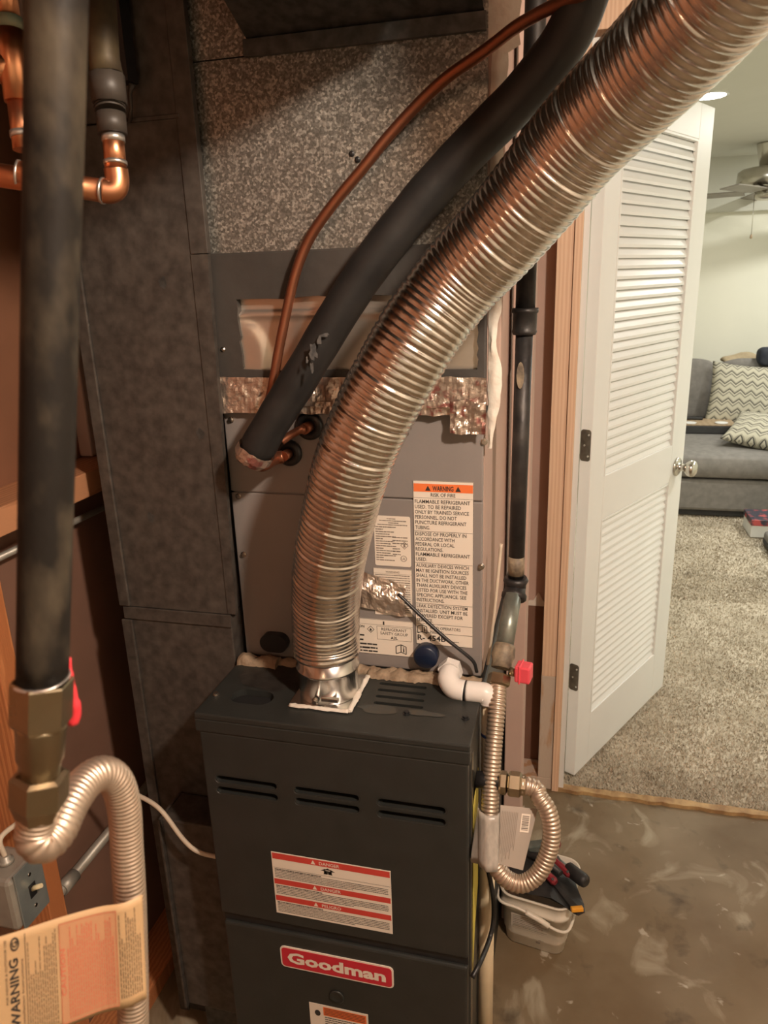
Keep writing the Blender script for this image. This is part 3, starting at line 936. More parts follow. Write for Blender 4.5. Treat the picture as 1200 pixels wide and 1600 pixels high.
# grommets for the refrigerant stubs, drain plugs
for (u, v, r) in ((485, 665, 0.021), (453, 707, 0.020)):
    p = pY(u, v, CYF)
    bm = B(); lathe_axis(bm, (p.x, CYF, p.z), (0, -1, 0), [(0, r * 1.1), (0.006, r * 1.1), (0.010, r * 0.9), (0.010, r * 0.5), (0.004, r * 0.45)], 24)
    obj('grommet', bm, M_BLACK, co)
    bm = B(); lathe_axis(bm, (p.x, CYF, p.z), (0, -1, 0), [(0, r * 0.42), (0.03, r * 0.42)], 16)
    obj('tube_stub', bm, M_COPPER, co)
p = pY(668, 1020, CYF)
bm = B(); lathe_axis(bm, (p.x, CYF, p.z), (0, -1, 0), [(0, 0.021), (0.018, 0.021), (0.021, 0.018), (0.021, 0.002)], 24); obj('drain_plug', bm, M_BLUE, co)
p = pY(432, 1000, CYF)
bm = B(); prism(bm, stad(p.x, p.z, 0.052, 0.034), Vector((0, CYF, 0)), EX, EZ, Vector((0, -1, 0)), 0.016); obj('drain_plug', bm, M_BLACK, co)
# sealant ridge where the case meets the furnace deck
bm = B()
blob_strip(bm, line((-0.575, 1.116, FZ + 0.0006), (-0.135, 1.116, FZ + 0.0006), 90), 0.011, 0.009, 3)
blob_strip(bm, line((-0.575, 1.105, FZ + 0.0006), (-0.50, 1.108, FZ + 0.0006), 16), 0.014, 0.013, 8)
blob_strip(bm, line((-0.33, 1.108, FZ + 0.0006), (-0.20, 1.108, FZ + 0.0006), 26), 0.014, 0.010, 15)
obj('sealant', bm, M_PUTTY, co)

# --- labels on the coil case
Y_ = CYF
lab, sh, W_, H_ = label_plate(lp_, 'warning_label', -0.2495, -0.1515, 0.952, 1.2435, Y_)
bm = B(); sh.rect(bm, 0.001, 0.005, W_ - 0.001, 0.0185, LIFT); obj('label_band', bm, M_ORANGE, lab)
bm = B()
sh.text(bm, 'WARNING', W_ / 2, 0.0160, 0.0078, LIFT + 0.0004, width=0.034, bold=0.03, align='CENTER')
for s_ in (-1, 1):
    x = W_ / 2 + s_ * 0.0245
    bm.faces.new([bm.verts.new(sh.p(*q, LIFT + 0.0004)) for q in ((x - 0.0045, 0.0165), (x + 0.0045, 0.0165), (x, 0.008))])
sh.text(bm, 'RISK OF FIRE', W_ / 2, 0.0262, 0.0060, LIFT, width=0.040, bold=0.012, align='CENTER')
lines = [('FLAMMABLE REFRIGERANT', .92), ('USED. TO BE REPAIRED', .77), ('ONLY BY TRAINED SERVICE', .90), ('PERSONNEL. DO NOT', .70), ('PUNCTURE REFRIGERANT', .86), ('TUBING.', .25), None,
         ('DISPOSE OF PROPERLY IN', .86), ('ACCORDANCE WITH', .66), ('FEDERAL OR LOCAL', .66), ('REGULATIONS.', .47), ('FLAMMABLE REFRIGERANT', .92), ('USED.', .19), None,
         ('AUXILIARY DEVICES WHICH', .90), ('MAY BE IGNITION SOURCES', .90), ('SHALL NOT BE INSTALLED', .86), ('IN THE DUCTWORK, OTHER', .90), ('THAN AUXILIARY DEVICES', .86), ('LISTED FOR USE WITH THE', .88), ('SPECIFIC APPLIANCE. SEE', .86), ('INSTRUCTIONS.', .48), None,
         ('LEAK DETECTION SYSTEM', .88), ('INSTALLED. UNIT MUST BE', .88), ('POWERED EXCEPT FOR', .80), ('SERVICE.', .28)]
y = 0.0380
for L_ in lines:
    if L_ is None:
        sh.rect(bm, 0.001, y - 0.0058, W_ - 0.001, y - 0.0052, LIFT); y += 0.0022
        continue
    sh.text(bm, L_[0], 0.0025, y, 0.0062, LIFT, width=W_ * L_[1], bold=0.010)
    y += 0.0089
sh.rect(bm, 0.001, 0.0285, W_ - 0.001, 0.0289, LIFT)
sh.rect(bm, 0.001, y - 0.0058, W_ - 0.001, y - 0.0052, LIFT)
def booklet(bm, sh, x, y, s_):
    t = s_ * 0.05
    for q in (((0, .2), (.5, 0), (.5, .8), (0, 1)), ((.5, 0), (1, .2), (1, 1), (.5, .8))):
        for (a, b_) in zip(q, q[1:] + q[:1]):
            d_ = Vector((b_[0] - a[0], b_[1] - a[1])).normalized(); n_ = Vector((-d_.y, d_.x)) * 0.04
            bm.faces.new([bm.verts.new(sh.p(x + s_ * X, y + s_ * Y, LIFT)) for X, Y in ((a[0] - n_.x, a[1] - n_.y), (b_[0] - n_.x, b_[1] - n_.y), (b_[0] + n_.x, b_[1] + n_.y), (a[0] + n_.x, a[1] + n_.y))])
    sh.rect(bm, x + s_ * .7, y + s_ * .42, x + s_ * .82, y + s_ * .8, LIFT)
    sh.rect(bm, x + s_ * .7, y + s_ * .26, x + s_ * .82, y + s_ * .36, LIFT)
booklet(bm, sh, 0.003, y - 0.003, 0.016)
sh.text(bm, 'READ OPERATORS', 0.025, y + 0.004, 0.0054, LIFT, width=0.052, bold=0.0)
sh.text(bm, 'MANUAL', 0.025, y + 0.0115, 0.0054, LIFT, width=0.024, bold=0.0)
sh.rect(bm, 0.001, H_ - 0.0225, W_ - 0.001, H_ - 0.0219, LIFT)
sh.text(bm, 'R- 454B', 0.0025, H_ - 0.0075, 0.0100, LIFT, width=0.049, bold=0.03)
sh.words(bm, 0.053, 0.074, H_ - 0.009, 0.0012, LIFT, 3)
for a in ((0, 0, W_, 0.0005), (0, H_ - 0.0005, W_, H_), (0, 0, 0.0005, H_), (W_ - 0.0005, 0, W_, H_)):
    sh.rect(bm, *a, LIFT)
obj('label_print', bm, M_INK, lab)

lab, sh, W_, H_ = label_plate(lp_, 'rating_label', -0.3175, -0.2555, 1.0925, 1.181, Y_, r=0.003)
bm = B()
for i, (a, b_) in enumerate(((.36, .62), (.15, .90), (.40, .68), (.10, .92))):
    sh.words(bm, W_ * a, W_ * b_, 0.004 + i * 0.0035, 0.0016, LIFT, 100 + i)
for i in range(15):
    y = 0.0185 + i * 0.0042
    a, b_ = ((.04, .60), (.04, .25), (.04, .55), (.05, .45))[i % 4]
    sh.words(bm, W_ * a, W_ * b_, y, 0.0019, LIFT, 120 + i)
for i, y in enumerate((0.036, 0.0415, 0.0465, 0.056, 0.0605, 0.066)):
    sh.words(bm, W_ * .50, W_ * (.92 if i < 3 else .72), y, 0.0021, LIFT, 140 + i)
def diamond(bm, sh, x, y, s_):
    for k in range(4):
        a = [(0, -1), (1, 0), (0, 1), (-1, 0)][k]; b_ = [(0, -1), (1, 0), (0, 1), (-1, 0)][(k + 1) % 4]
        bm.faces.new([bm.verts.new(sh.p(x + s_ * X, y + s_ * Y, LIFT)) for X, Y in (a, b_, (b_[0] * .82, b_[1] * .82), (a[0] * .82, a[1] * .82))])
    bm.faces.new([bm.verts.new(sh.p(x + s_ * X, y + s_ * Y, LIFT)) for X, Y in ((-.22, .35), (-.3, .05), (-.05, -.4), (.1, -.15), (.3, .1), (.2, .35))])
    sh.rect(bm, x - s_ * .3, y + s_ * .42, x + s_ * .3, y + s_ * .5, LIFT)
diamond(bm, sh, W_ * .83, 0.0505, 0.0068)
# ring mark
cxm, cym = W_ * .80, 0.074
for k in range(20):
    a0, a1 = 2 * math.pi * k / 20, 2 * math.pi * (k + 1) / 20
    bm.faces.new([bm.verts.new(sh.p(cxm + r_ * math.cos(a), cym + r_ * math.sin(a), LIFT)) for r_, a in ((.0055, a0), (.0055, a1), (.0046, a1), (.0046, a0))])
sh.text(bm, 'UL', cxm, cym + 0.0022, 0.0042, LIFT, align='CENTER', bold=0.02)
obj('label_print', bm, M_INKG, lab)

lab, sh, W_, H_ = label_plate(lp_, 'small_warning_label', -0.3215, -0.2545, 1.001, 1.0875, Y_)
bm = B()
sh.text(bm, 'WARNING', W_ * .5, 0.0075, 0.0035, LIFT, align='CENTER', bold=0.02)
for i in range(17):
    sh.words(bm, W_ * .04, W_ * .95, 0.011 + i * 0.0042, 0.0016, LIFT, 200 + i)
for a in ((0, 0, W_, 0.0005), (0, H_ - 0.0005, W_, H_), (0, 0, 0.0005, H_), (W_ - 0.0005, 0, W_, H_), (0, 0.0088, W_, 0.0092)):
    sh.rect(bm, *a, LIFT)
obj('label_print', bm, M_INKG, lab)

lab, sh, W_, H_ = label_plate(lp_, 'safety_group_label', -0.366, -0.2545, 0.924, 0.9915, Y_)
bm = B()
sh.rect(bm, W_ * .52, 0.003, W_ * .545, 0.0095, LIFT)
x0 = W_ * .42
for a in ((x0, 0.0125, W_ * .97, 0.0130), (x0, 0.0375, W_ * .97, 0.0380), (x0, 0.0125, x0 + 0.0005, 0.038), (W_ * .97 - .0005, 0.0125, W_ * .97, 0.038), (0, 0.010, W_, 0.0104)):
    sh.rect(bm, *a, LIFT)
cxm = W_ * .695
sh.text(bm, 'REFRIGERANT', cxm, 0.0205, 0.0054, LIFT, width=0.045, align='CENTER')
sh.text(bm, 'SAFETY GROUP', cxm, 0.0282, 0.0054, LIFT, width=0.049, align='CENTER')
sh.text(bm, 'A2L', cxm, 0.0358, 0.0052, LIFT, align='CENTER', bold=0.03)
sh.text(bm, 'ON', W_ * .13, 0.0175, 0.0045, LIFT, bold=0.03)
diamond(bm, sh, W_ * .32, 0.020, 0.0068)
for i, y in enumerate((0.031, 0.0395, 0.0475, 0.0545, 0.061)):
    sh.words(bm, W_ * .12, W_ * (.22 if i < 2 else .42), y, 0.0034, LIFT, 300 + i)
booklet(bm, sh, W_ * .72, 0.045, 0.018)
for a in ((0, 0, W_, 0.0005), (0, H_ - 0.0005, W_, H_), (0, 0, 0.0005, H_), (W_ - 0.0005, 0, W_, H_)):
    sh.rect(bm, *a, LIFT)
obj('label_print', bm, M_INK, lab)

# ================================================================== SUPPLY PLENUM
PY = 1.122
PX0, PX1 = -0.566, -0.134
pl_ = thing('supply_plenum', 'galvanised supply plenum with a grey mastic band on top of the coil case', 'duct', ((PX0 + PX1) / 2, 1.39, 1.3635))
bm = B(); box(bm, PX0 + 0.004, PX1 - 0.004, 1.19, 1.648, 1.3635, 2.215, 0.002); obj('plenum_body', bm, M_GALV_OLD, pl_)
# cross-broken spangled front
z0, z1 = 1.585, 1.862
bm = B()
c1 = (-0.335, 1.735)
ring = [(PX0, z0), (PX1, z0), (PX1, z1), (PX0, z1)]
vs = [bm.verts.new((x, PY, z)) for x, z in ring]
c = bm.verts.new((c1[0], PY - 0.009, c1[1]))
for i in range(4):
    bm.faces.new((vs[i], vs[(i + 1) % 4], c))
bs = [bm.verts.new((x, 1.189, z)) for x, z in ring]
for i in range(4):
    bm.faces.new((vs[i], vs[(i + 1) % 4], bs[(i + 1) % 4], bs[i]))
obj('front_sheet', bm, M_SPANGLE, pl_)
bm = B(); box(bm, PX0, PX1, PY, 1.189, 1.864, 2.215); obj('upper_sheet', bm, M_SPANGLE, pl_)
# mastic frame around an opening
bm = B(); box(bm, PX0 - 0.003, PX1 + 0.002, PY - 0.004, 1.188, 1.352, 1.600, 0.003)
fr_ = obj('mastic_band', bm, M_MASTIC, pl_)
cb = B()
ol = []
rd = random.Random(8)
ox0, ox1, oz0, oz1 = -0.524, -0.145, 1.420, 1.531
for (a, b_) in (((ox0, oz0), (ox1, oz0)), ((ox1, oz0), (ox1, oz1)), ((ox1, oz1), (ox0, oz1)), ((ox0, oz1), (ox0, oz0))):
    for k in range(14):
        t = k / 14
        ol.append((a[0] + (b_[0] - a[0]) * t + rd.uniform(-.0015, .0015), a[1] + (b_[1] - a[1]) * t + rd.uniform(-.002, .002)))
prism(cb, ol, Vector((0, PY - 0.03, 0)), EX, EZ, EY_, 0.045)
cut(fr_, cb)
# shiny pressed sheet inside the opening
bm = B()
nx, nz = 60, 24
g = []
for j in range(nz + 1):
    row = []
    for i in range(nx + 1):
        x = ox0 - 0.005 + (ox1 - ox0 + 0.01) * i / nx
        z = oz0 - 0.005 + (oz1 - oz0 + 0.012) * j / nz
        y = PY + 0.007
        # rolled ledge along the top and a dished bead at the left
        y -= 0.007 * math.exp(-((z - 1.506) / 0.004) ** 2)
        if z > 1.508: y += 0.003
        d = math.hypot((x + 0.535) / 0.052, (z - 1.44) / 0.062)
        y -= 0.006 / (1 + math.exp((d - 1) * 22))
        y += 0.0025 * mnoise.noise(Vector((x * 9, 0, z * 9)))
        row.append(bm.verts.new((x, y, z)))
    g.append(row)
for j in range(nz):
    for i in range(nx):
        f = bm.faces.new((g[j][i], g[j][i + 1], g[j + 1][i + 1], g[j + 1][i])); f.smooth = True
obj('pressed_panel', bm, M_INNER, pl_)
# foil tape along the joint
def crumple(bm, x0, x1, z0, z1, Y, amp, seed, nx=110, nz=16, jag=0.0):
    g = []
    for j in range(nz + 1):
        row = []
        for i in range(nx + 1):
            x = x0 + (x1 - x0) * i / nx; z = z0 + (z1 - z0) * j / nz
            q = Vector((x * 60, z * 45, seed))
            y = Y - amp * (1 + mnoise.noise(q) + 0.5 * mnoise.noise(q * 2.7)) * 0.5
            if j in (0, nz):
                z += jag * mnoise.noise(Vector((x * 40, seed, j)))
            row.append(bm.verts.new((x, y, z)))
        g.append(row)
    for j in range(nz):
        for i in range(nx):
            bm.faces.new((g[j][i], g[j][i + 1], g[j + 1][i + 1], g[j + 1][i]))
bm = B()
crumple(bm, PX0 - 0.004, PX1 + 0.003, 1.352, 1.410, PY - 0.005, 0.006, 2, jag=0.003)
obj('foil_tape', bm, M_FOIL, pl_)
bm = B()
crumple(bm, PX0 + 0.09, PX1 - 0.02, 1.365, 1.372, PY - 0.011, 0.003, 5, nx=60, nz=4, jag=0.002)
crumple(bm, -0.185, -0.131, 1.325, 1.375, PY - 0.008, 0.014, 9, nx=20, nz=16, jag=0.006)
obj('foil_fold', bm, M_FOIL, pl_)
for (u, v) in ((349, 546), (560, 250), (551, 241)):
    p = pY(u, v, PY - 0.004)
    bm = B(); lathe_axis(bm, (p.x, PY - 0.004 - (0.004 if v < 300 else 0), p.z), (0, -1, 0), [(0, 0.0045), (0.0018, 0.004), (0.003, 0.002)], 8)
    obj('screw', bm, M_NICKEL if v > 300 else M_BLACK, pl_)
# takeoff flange and rising trunk; its unseen flat front is shaped to shade the plenum
bm = B(); box(bm, -0.478, -0.1355, PY - 0.010, PY - 0.0005, 1.860, 1.882, 0.001); obj('takeoff_flange', bm, M_GALV_DARK, pl_)
bm = B()
tx0, tx1 = -0.474, -0.139
prof_t = [(PY - 0.001, 1.882), (0.965, 1.95), (0.93, 1.90), (0.40, 1.90), (0.40, 2.215), (PY - 0.001, 2.215)]
prism(bm, prof_t, Vector((tx0, 0, 0)), EY_, EZ, EX, tx1 - tx0)
obj('takeoff_trunk', bm, M_GALV_DARK, pl_)
# white mastic smeared down the right-hand corner
def smear(bm, prof, Y, seed, th=0.004):
    """prof: list of (z, xl, xr)"""
    rows = []
    for i, (z, a, b_) in enumerate(prof):
        row = []
        for k in range(7):
            t = k / 6
            x = a + (b_ - a) * t + 0.0025 * mnoise.noise(Vector((z * 50, k * 0.4, seed)))
            yy = Y - th * (0.4 + math.sin(math.pi * t)) * (0.9 + 0.7 * mnoise.noise(Vector((z * 70, x * 70, seed + 3))))
            row.append(bm.verts.new((x, yy, z)))
        rows.append(row)
    for i in range(len(rows) - 1):
        for k in range(6):
            f = bm.faces.new((rows[i][k], rows[i][k + 1], rows[i + 1][k + 1], rows[i + 1][k])); f.smooth = True
bm = B()
prof = []
for i in range(90):
    z = 1.300 + 0.72 * i / 89
    wid = 0.018 + 0.010 * mnoise.noise(Vector((z * 14, 2, 0)))
    if z > 1.84: wid += 0.018
    if z < 1.38: wid -= 0.008 * (1.38 - z) / 0.08
    prof.append((z, PX1 + 0.004 - (0.012 if z > 1.84 else 0.0), PX1 + 0.004 + max(0.008, wid)))
smear(bm, prof, 1.128, 4)
obj('white_mastic', bm, M_COMPOUND, pl_)
bm = B(); box(bm, PX1 - 0.0035, PX1 - 0.001, 1.125, 1.648, 1.3635, 2.215); obj('side_liner', bm, M_DRYW, pl_)
bm = B(); box(bm, PX1 - 0.0005, PX1 + 0.022, 1.128, 1.150, 1.365, 2.215, 0.002); obj('corner_post', bm, M_DRYW, pl_)

# ================================================================== RETURN DUCT on the left
RY = 1.102
RX0, RX1 = -0.792, -0.582
rt = thing('return_duct', 'tall dull grey return air duct standing left of the furnace', 'duct', ((RX0 + RX1) / 2, 1.38, 0))
zc = pY(290, 956, RY).z
zc2 = pY(250, 184, RY).z
bm = B(); box(bm, RX0, RX1, RY, 1.65, 0.0, zc - 0.001, 0.002); obj('lower_section', bm, M_GALV_OLD, rt)
bm = B(); box(bm, RX0, RX1, RY, 1.65, zc + 0.001, zc2 - 0.001, 0.002); obj('middle_section', bm, M_GALV_OLD, rt)
bm = B(); box(bm, RX0, RX1 + 0.008, RY, 1.65, zc2 + 0.001, 2.215, 0.002); obj('upper_section', bm, M_GALV_OLD, rt)
bm = B(); box(bm, RX0 - 0.006, RX1 + 0.001, RY - 0.004, RY - 0.0003, zc - 0.022, zc + 0.002, 0.001); obj('drive_cleat', bm, M_GALV_OLD, rt)
bm = B(); box(bm, RX0 + 0.09, RX1 + 0.001, RY - 0.003, RY - 0.0003, zc2 - 0.003, zc2 + 0.003, 0.001); obj('drive_cleat', bm, M_GALV_OLD, rt)
for a, b_ in ((0.0, zc - 0.024), (zc + 0.004, zc2 - 0.004), (zc2 + 0.004, 2.215)):
    bm = B(); box(bm, RX0 - 0.012, RX0 + 0.010, RY - 0.006, RY - 0.0003, a, b_, 0.002); obj('corner_seam', bm, M_GALV_OLD, rt)
bm = B(); box(bm, RX1 - 0.004, -0.5565, RY - 0.002, RY + 0.010, 1.60, 2.215, 0.001); obj('edge_flange', bm, M_GALV_OLD, rt)
bm = B(); hexa(bm, [Vector(q) for q in ((RX1 - 0.004, RY - 0.002, zc + 0.004), (-0.5705, RY - 0.002, zc + 0.004), (-0.5705, RY + 0.008, zc + 0.004), (RX1 - 0.004, RY + 0.008, zc + 0.004), (RX1 - 0.004, RY - 0.002, 1.599), (-0.5575, RY - 0.002, 1.599), (-0.5575, RY + 0.008, 1.599), (RX1 - 0.004, RY + 0.008, 1.599))]); obj('edge_flange', bm, M_GALV_OLD, rt)
for (u, v) in ((236, 808), (255, 442), (313, 678)):
    p = pY(u, v, RY)
    bm = B(); patch(bm, 0, 0, 0.007, 0.009, 0, u)
    bmesh.ops.transform(bm, matrix=Matrix.Translation((p.x, RY - 0.0006, p.z)) @ Matrix.Rotation(math.radians(90), 4, 'X'), verts=bm.verts)
    obj('scuff_mark', bm, M_GALV_DARK, rt)
# sheet metal boot low down between the return and the furnace
a = pY(270, 1258, 1.06); b_ = pY(290, 1545, 1.06)
bt = thing('return_boot', 'low dusty sheet metal boot between return duct and furnace', 'duct', (-0.64, 1.05, 0))
bm = B(); box(bm, -0.727, -0.580, 1.02, 1.0985, 0.13, a.z, 0.003); obj('boot_box', bm, M_GALV_OLD, bt)
bm = B(); box(bm, -0.7, -0.600, 1.035, 1.0985, 0.0, 0.1295, 0.003); obj('boot_foot', bm, M_GALV_DARK, bt)
bm = B(); box(bm, -0.731, -0.726, 1.012, 1.0985, 0.125, a.z + 0.003, 0.001); obj('boot_flange', bm, M_GALV_OLD, bt)

# ================================================================== FLUE: corrugated aluminium flex
fl_ = thing('flexible_flue_pipe', 'shiny corrugated aluminium flue pipe rising from the furnace top', 'flue pipe', (-0.381, 1.037, FZ + 0.0035))
CC = Vector((-0.381, 1.040, 0))
bm = B()
lathe_axis(bm, (CC.x, CC.y, FZ + 0.0035), (0, 0, 1), [(0, 0.0495), (0.045, 0.0495), (0.047, 0.0525), (0.051, 0.0525), (0.053, 0.0495), (0.085, 0.0495), (0.085, 0.047), (0.03, 0.047)], 48, caps=False)
col_ = obj('collar', bm, M_GALV, fl_)
bm = B()
lathe_axis(bm, (CC.x - 0.006, CC.y - 0.051, FZ + 0.013), (0, -1, 0), [(0, 0.006), (0.003, 0.006), (0.0035, 0.004), (0.008, 0.004)], 8)
obj('screw', bm, M_NICKEL, col_)
bm = B(); box(bm, CC.x + 0.003, CC.x + 0.032, CC.y - 0.052, CC.y - 0.044, FZ + 0.012, FZ + 0.019, 0.001); obj('clip', bm, M_GALV, col_)
ctrl = [CC + Vector((0, 0, FZ + 0.072)), CC + Vector((0, 0, FZ + 0.105))]
for u, v, d in ((509, 940, 1.185), (514, 880, 1.135), (529, 806, 1.085), (551, 724, 1.04), (582, 650, 1.01), (617, 584, 0.985), (658, 515, 0.965), (711, 443, 0.945),
                (775, 374, 0.905), (838, 300, 0.862), (910, 212, 0.808), (997, 125, 0.742), (1063, 58, 0.690), (1130, -18, 0.640), (1200, -110, 0.59), (1260, -210, 0.55), (1310, -330, 0.52)):
    ctrl.append(pd(u, v, d))
ctrl += [Vector((0.215, 0.615, 1.99)), Vector((0.25, 0.53, 2.11)), Vector((0.265, 0.47, 2.20))]
path = smooth_path(resample(spline(ctrl, 20), 0.0013), 40)
rad = []
PITCH = 0.0092
s_acc = 0.0
for i, p in enumerate(path):
    if i: s_acc += (path[i] - path[i - 1]).length
    ph = (s_acc / PITCH) % 1.0
    k = int(s_acc / PITCH)
    r = 0.0536 + 0.0018 * math.sqrt(max(0.0, math.sin(math.pi * ph)))
    if k % 6 == 5 and ph > 0.6: r -= 0.0016
    rad.append(r)
bm = B(); tube(bm, path, rad, 56, cap=False)
obj('corrugated_tube', bm, M_FLEX, fl_)
flex_path = path

# ================================================================== REFRIGERANT LINES
sl = thing('insulated_suction_line', 'thick black foam insulated pipe slanting across the plenum', 'pipe', pd(400, 705, 1.13))
sp_ = [pY(*q) for q in ((396, 712, 1.055), (425, 660, 1.055), (470, 588, 1.057), (520, 505, 1.057), (572, 424, 1.057), (640, 336, 1.057), (715, 251, 1.055), (790, 176, 1.05), (848, 112, 1.04), (892, 48, 1.025), (918, -20, 1.01), (935, -110, 1.0))]
path = smooth_path(resample(spline(sp_, 16), 0.006), 6)
bm = B()
tube(bm, path, [0.0280 + 0.0012 * mnoise.noise(Vector((i * 0.15, 0, 0))) - (0.002 if i < 3 else 0) for i in range(len(path))], 32)
foam = obj('foam_sleeve', bm, M_RUBBER, sl)
# torn grey scar on the foam
bm = B()
for (u, v, w_, h_, sd) in ((499, 531, 4, 7, 1), (490, 553, 5, 11, 2), (487, 575, 3, 9, 3), (507, 523, 7, 3, 4), (480, 563, 2, 5, 5)):
    pts = []
    for k in range(14):
        a = 2 * math.pi * k / 14
        q = 1 + 0.9 * mnoise.noise(Vector((math.cos(a) * 1.7, math.sin(a) * 1.7, sd + 0.5)))
        pts.append(bm.verts.new(pd(u + w_ * q * math.cos(a), v + h_ * q * math.sin(a), 1.0525)))
    bm.faces.new(pts)
obj('foam_tear', bm, M_FOAMSCAR, foam)
# ragged foil at the cut end and the copper joining the case
bm = B()
e0 = path[0]
t0 = (path[0] - path[1]).normalized()
n0 = t0.orthogonal().normalized(); b0 = t0.cross(n0)
rings = []
for j, (d, r) in enumerate(((-0.012, 0.0300), (0.002, 0.0305), (0.010, 0.027), (0.016, 0.016))):
    ring = []
    for k in range(28):
        a = 2 * math.pi * k / 28
        q = 1 + (0.10 if j else 0.02) * mnoise.noise(Vector((math.cos(a) * 4, math.sin(a) * 4, j)))
        dd = d + 0.006 * mnoise.noise(Vector((math.cos(a) * 3, math.sin(a) * 3, 7)))
        ring.append(bm.verts.new(e0 + t0 * dd + n0 * (r * q * math.cos(a)) + b0 * (r * q * math.sin(a))))
    rings.append(ring)
for j in range(3):
    for k in range(28):
        bm.faces.new((rings[j][k], rings[j][(k + 1) % 28], rings[j + 1][(k + 1) % 28], rings[j + 1][k]))
obj('torn_foil', bm, M_FOIL, sl)
pA = pY(453, 707, CYF)
bm = B()
tube(bm, spline([e0 + t0 * 0.004, e0 + t0 * 0.012 + Vector((0.02, -0.004, -0.004)), Vector((pA.x - 0.012, CYF - 0.038, pA.z - 0.002)), Vector((pA.x, CYF - 0.031, pA.z))], 8), 0.0105, 14)
obj('copper_elbow', bm, M_COPPER, sl)

lp = [pY(u_, v_, y_) for u_, v_, y_ in ((412, 655, 1.094), (424, 612, 1.094), (436, 545, 1.096), (450, 477, 1.098), (463, 423, 1.098), (480, 380, 1.098), (500, 347, 1.096), (533, 303, 1.094), (567, 263, 1.092), (600, 221, 1.09), (633, 184, 1.088), (667, 149, 1.082), (702, 118, 1.072), (740, 92, 1.06), (770, 70, 1.05), (806, 42, 1.035), (848, 18, 1.02), (885, 0, 1.0), (930, -18, 0.97), (985, -40, 0.94))]
path = smooth_path(resample(spline(lp, 10), 0.006), 3)
bm = B(); tube(bm, path, [0.0076 + 0.0004 * mnoise.noise(Vector((i * 0.2, 3, 0))) for i in range(len(path))], 20)
ll = tag(obj('copper_liquid_line', bm, M_COPPER), 'bare copper pipe curving up beside the black insulated pipe', 'pipe')
pB = pY(485, 665, CYF)
bm = B(); tube(bm, spline([Vector((pB.x, CYF - 0.031, pB.z)), Vector((pB.x - 0.004, CYF - 0.036, pB.z)), Vector((pB.x - 0.02, CYF - 0.038, pB.z - 0.008)), pY(440, 690, 1.085)], 8), 0.0065, 12)
tag(obj('copper_stub', bm, M_COPPER), 'short copper stub leaving the upper grommet of the coil case', 'pipe')

# foil patch with sensor wire
bm = B()
g = []
nx, nz = 26, 12
A0, A1 = pY(562, 905, CYF), pY(640, 930, CYF)
for j in range(nz + 1):
    row = []
    for i in range(nx + 1):
        t = i / nx; s_ = (j / nz - 0.5)
        u = 545 + 90 * t; v = 912 + 26 * t + s_ * 58 * (1.0 - 0.15 * t)
        q = pY(u, v, CYF)
        hgt = 0.010 * math.exp(-(s_ * 4.0) ** 2) + 0.003 + 0.004 * mnoise.noise(Vector((u * 0.11, v * 0.11, 1)))
        row.append(bm.verts.new((q.x, CYF - 0.0022 - max(0.0006, hgt), q.z)))
    g.append(row)
for j in range(nz):
    for i in range(nx):
        bm.faces.new((g[j][i], g[j][i + 1], g[j + 1][i + 1], g[j + 1][i]))
tag(obj('foil_patch', bm, M_FOIL), 'crumpled foil tape patch stuck over small label on coil case', 'tape')
wp = [pY(622, 928, CYF - 0.010), pY(650, 955, CYF - 0.016), pY(690, 992, CYF - 0.022), pY(722, 1018, CYF - 0.022), pY(740, 1034, CYF - 0.018), pY(745, 1050, CYF - 0.015)]
bm = B(); tube(bm, smooth_path(spline(wp, 8), 2), 0.0031, 10)
tag(obj('sensor_wire', bm, M_BLACK), 'black sensor wire running from the foil patch to the drain', 'wire')

# ================================================================== CONDENSATE DRAIN (PVC)
dr = thing('condensate_drain', 'white pvc drain elbow dropping into a tan pipe beside furnace', 'drain pipe', (-0.105, 1.08, 0))
pc = Vector((-0.187, CYF, 0.917))
bm = B(); lathe_axis(bm, (pc.x, CYF, pc.z), (0, -1, 0.0), [(0, 0.013), (0.012, 0.013)], 16); obj('nipple', bm, M_PVC, dr)
ya = 1.083
bm = B(); lathe_axis(bm, (pc.x, CYF - 0.012, pc.z), (0, -1, 0), [(0, 0.021), (0.017, 0.021)], 6); obj('hex_adapter', bm, M_PVC, dr)
e = [Vector((pc.x, CYF - 0.029, pc.z)), Vector((pc.x + 0.001, ya, pc.z - 0.002)), Vector((pc.x + 0.012, ya - 0.012, pc.z - 0.010)), Vector((pc.x + 0.030, ya - 0.014, pc.z - 0.012))]
bm = B(); tube(bm, smooth_path(spline(e, 8), 3), 0.0175, 24); obj('elbow', bm, M_PVC, dr)
q0 = Vector((pc.x + 0.031, ya - 0.014, pc.z - 0.012))
bm = B(); lathe_axis(bm, q0, (1, 0, 0), [(0, 0.0178), (0.0022, 0.0178)], 24); obj('joint_line', bm, M_BLACK, dr)
pxp = -0.1165
e = [q0 + Vector((0.0025, 0, 0)), q0 + Vector((0.025, 0, 0)), Vector((pxp - 0.006, q0.y, q0.z - 0.001)), Vector((pxp, q0.y, q0.z - 0.010)), Vector((pxp, q0.y, q0.z - 0.014)), Vector((pxp, q0.y, 0.8965))]
bm = B(); tube(bm, smooth_path(spline(e, 8), 2), 0.0172, 24); obj('elbow', bm, M_PVC, dr)
bm = B(); lathe_axis(bm, (pxp, q0.y, 0.006), (0, 0, 1), [(0, 0.0125), (q0.z - 0.012, 0.0125)], 24); obj('drop_pipe', bm, M_PVC_OLD, dr)
bm = B(); lathe_axis(bm, (pxp, q0.y, q0.z - 0.078), (0, 0, 1), [(0, 0.0130), (0.006, 0.0130)], 24); obj('primer_ring', bm, M_BLUEP, dr)
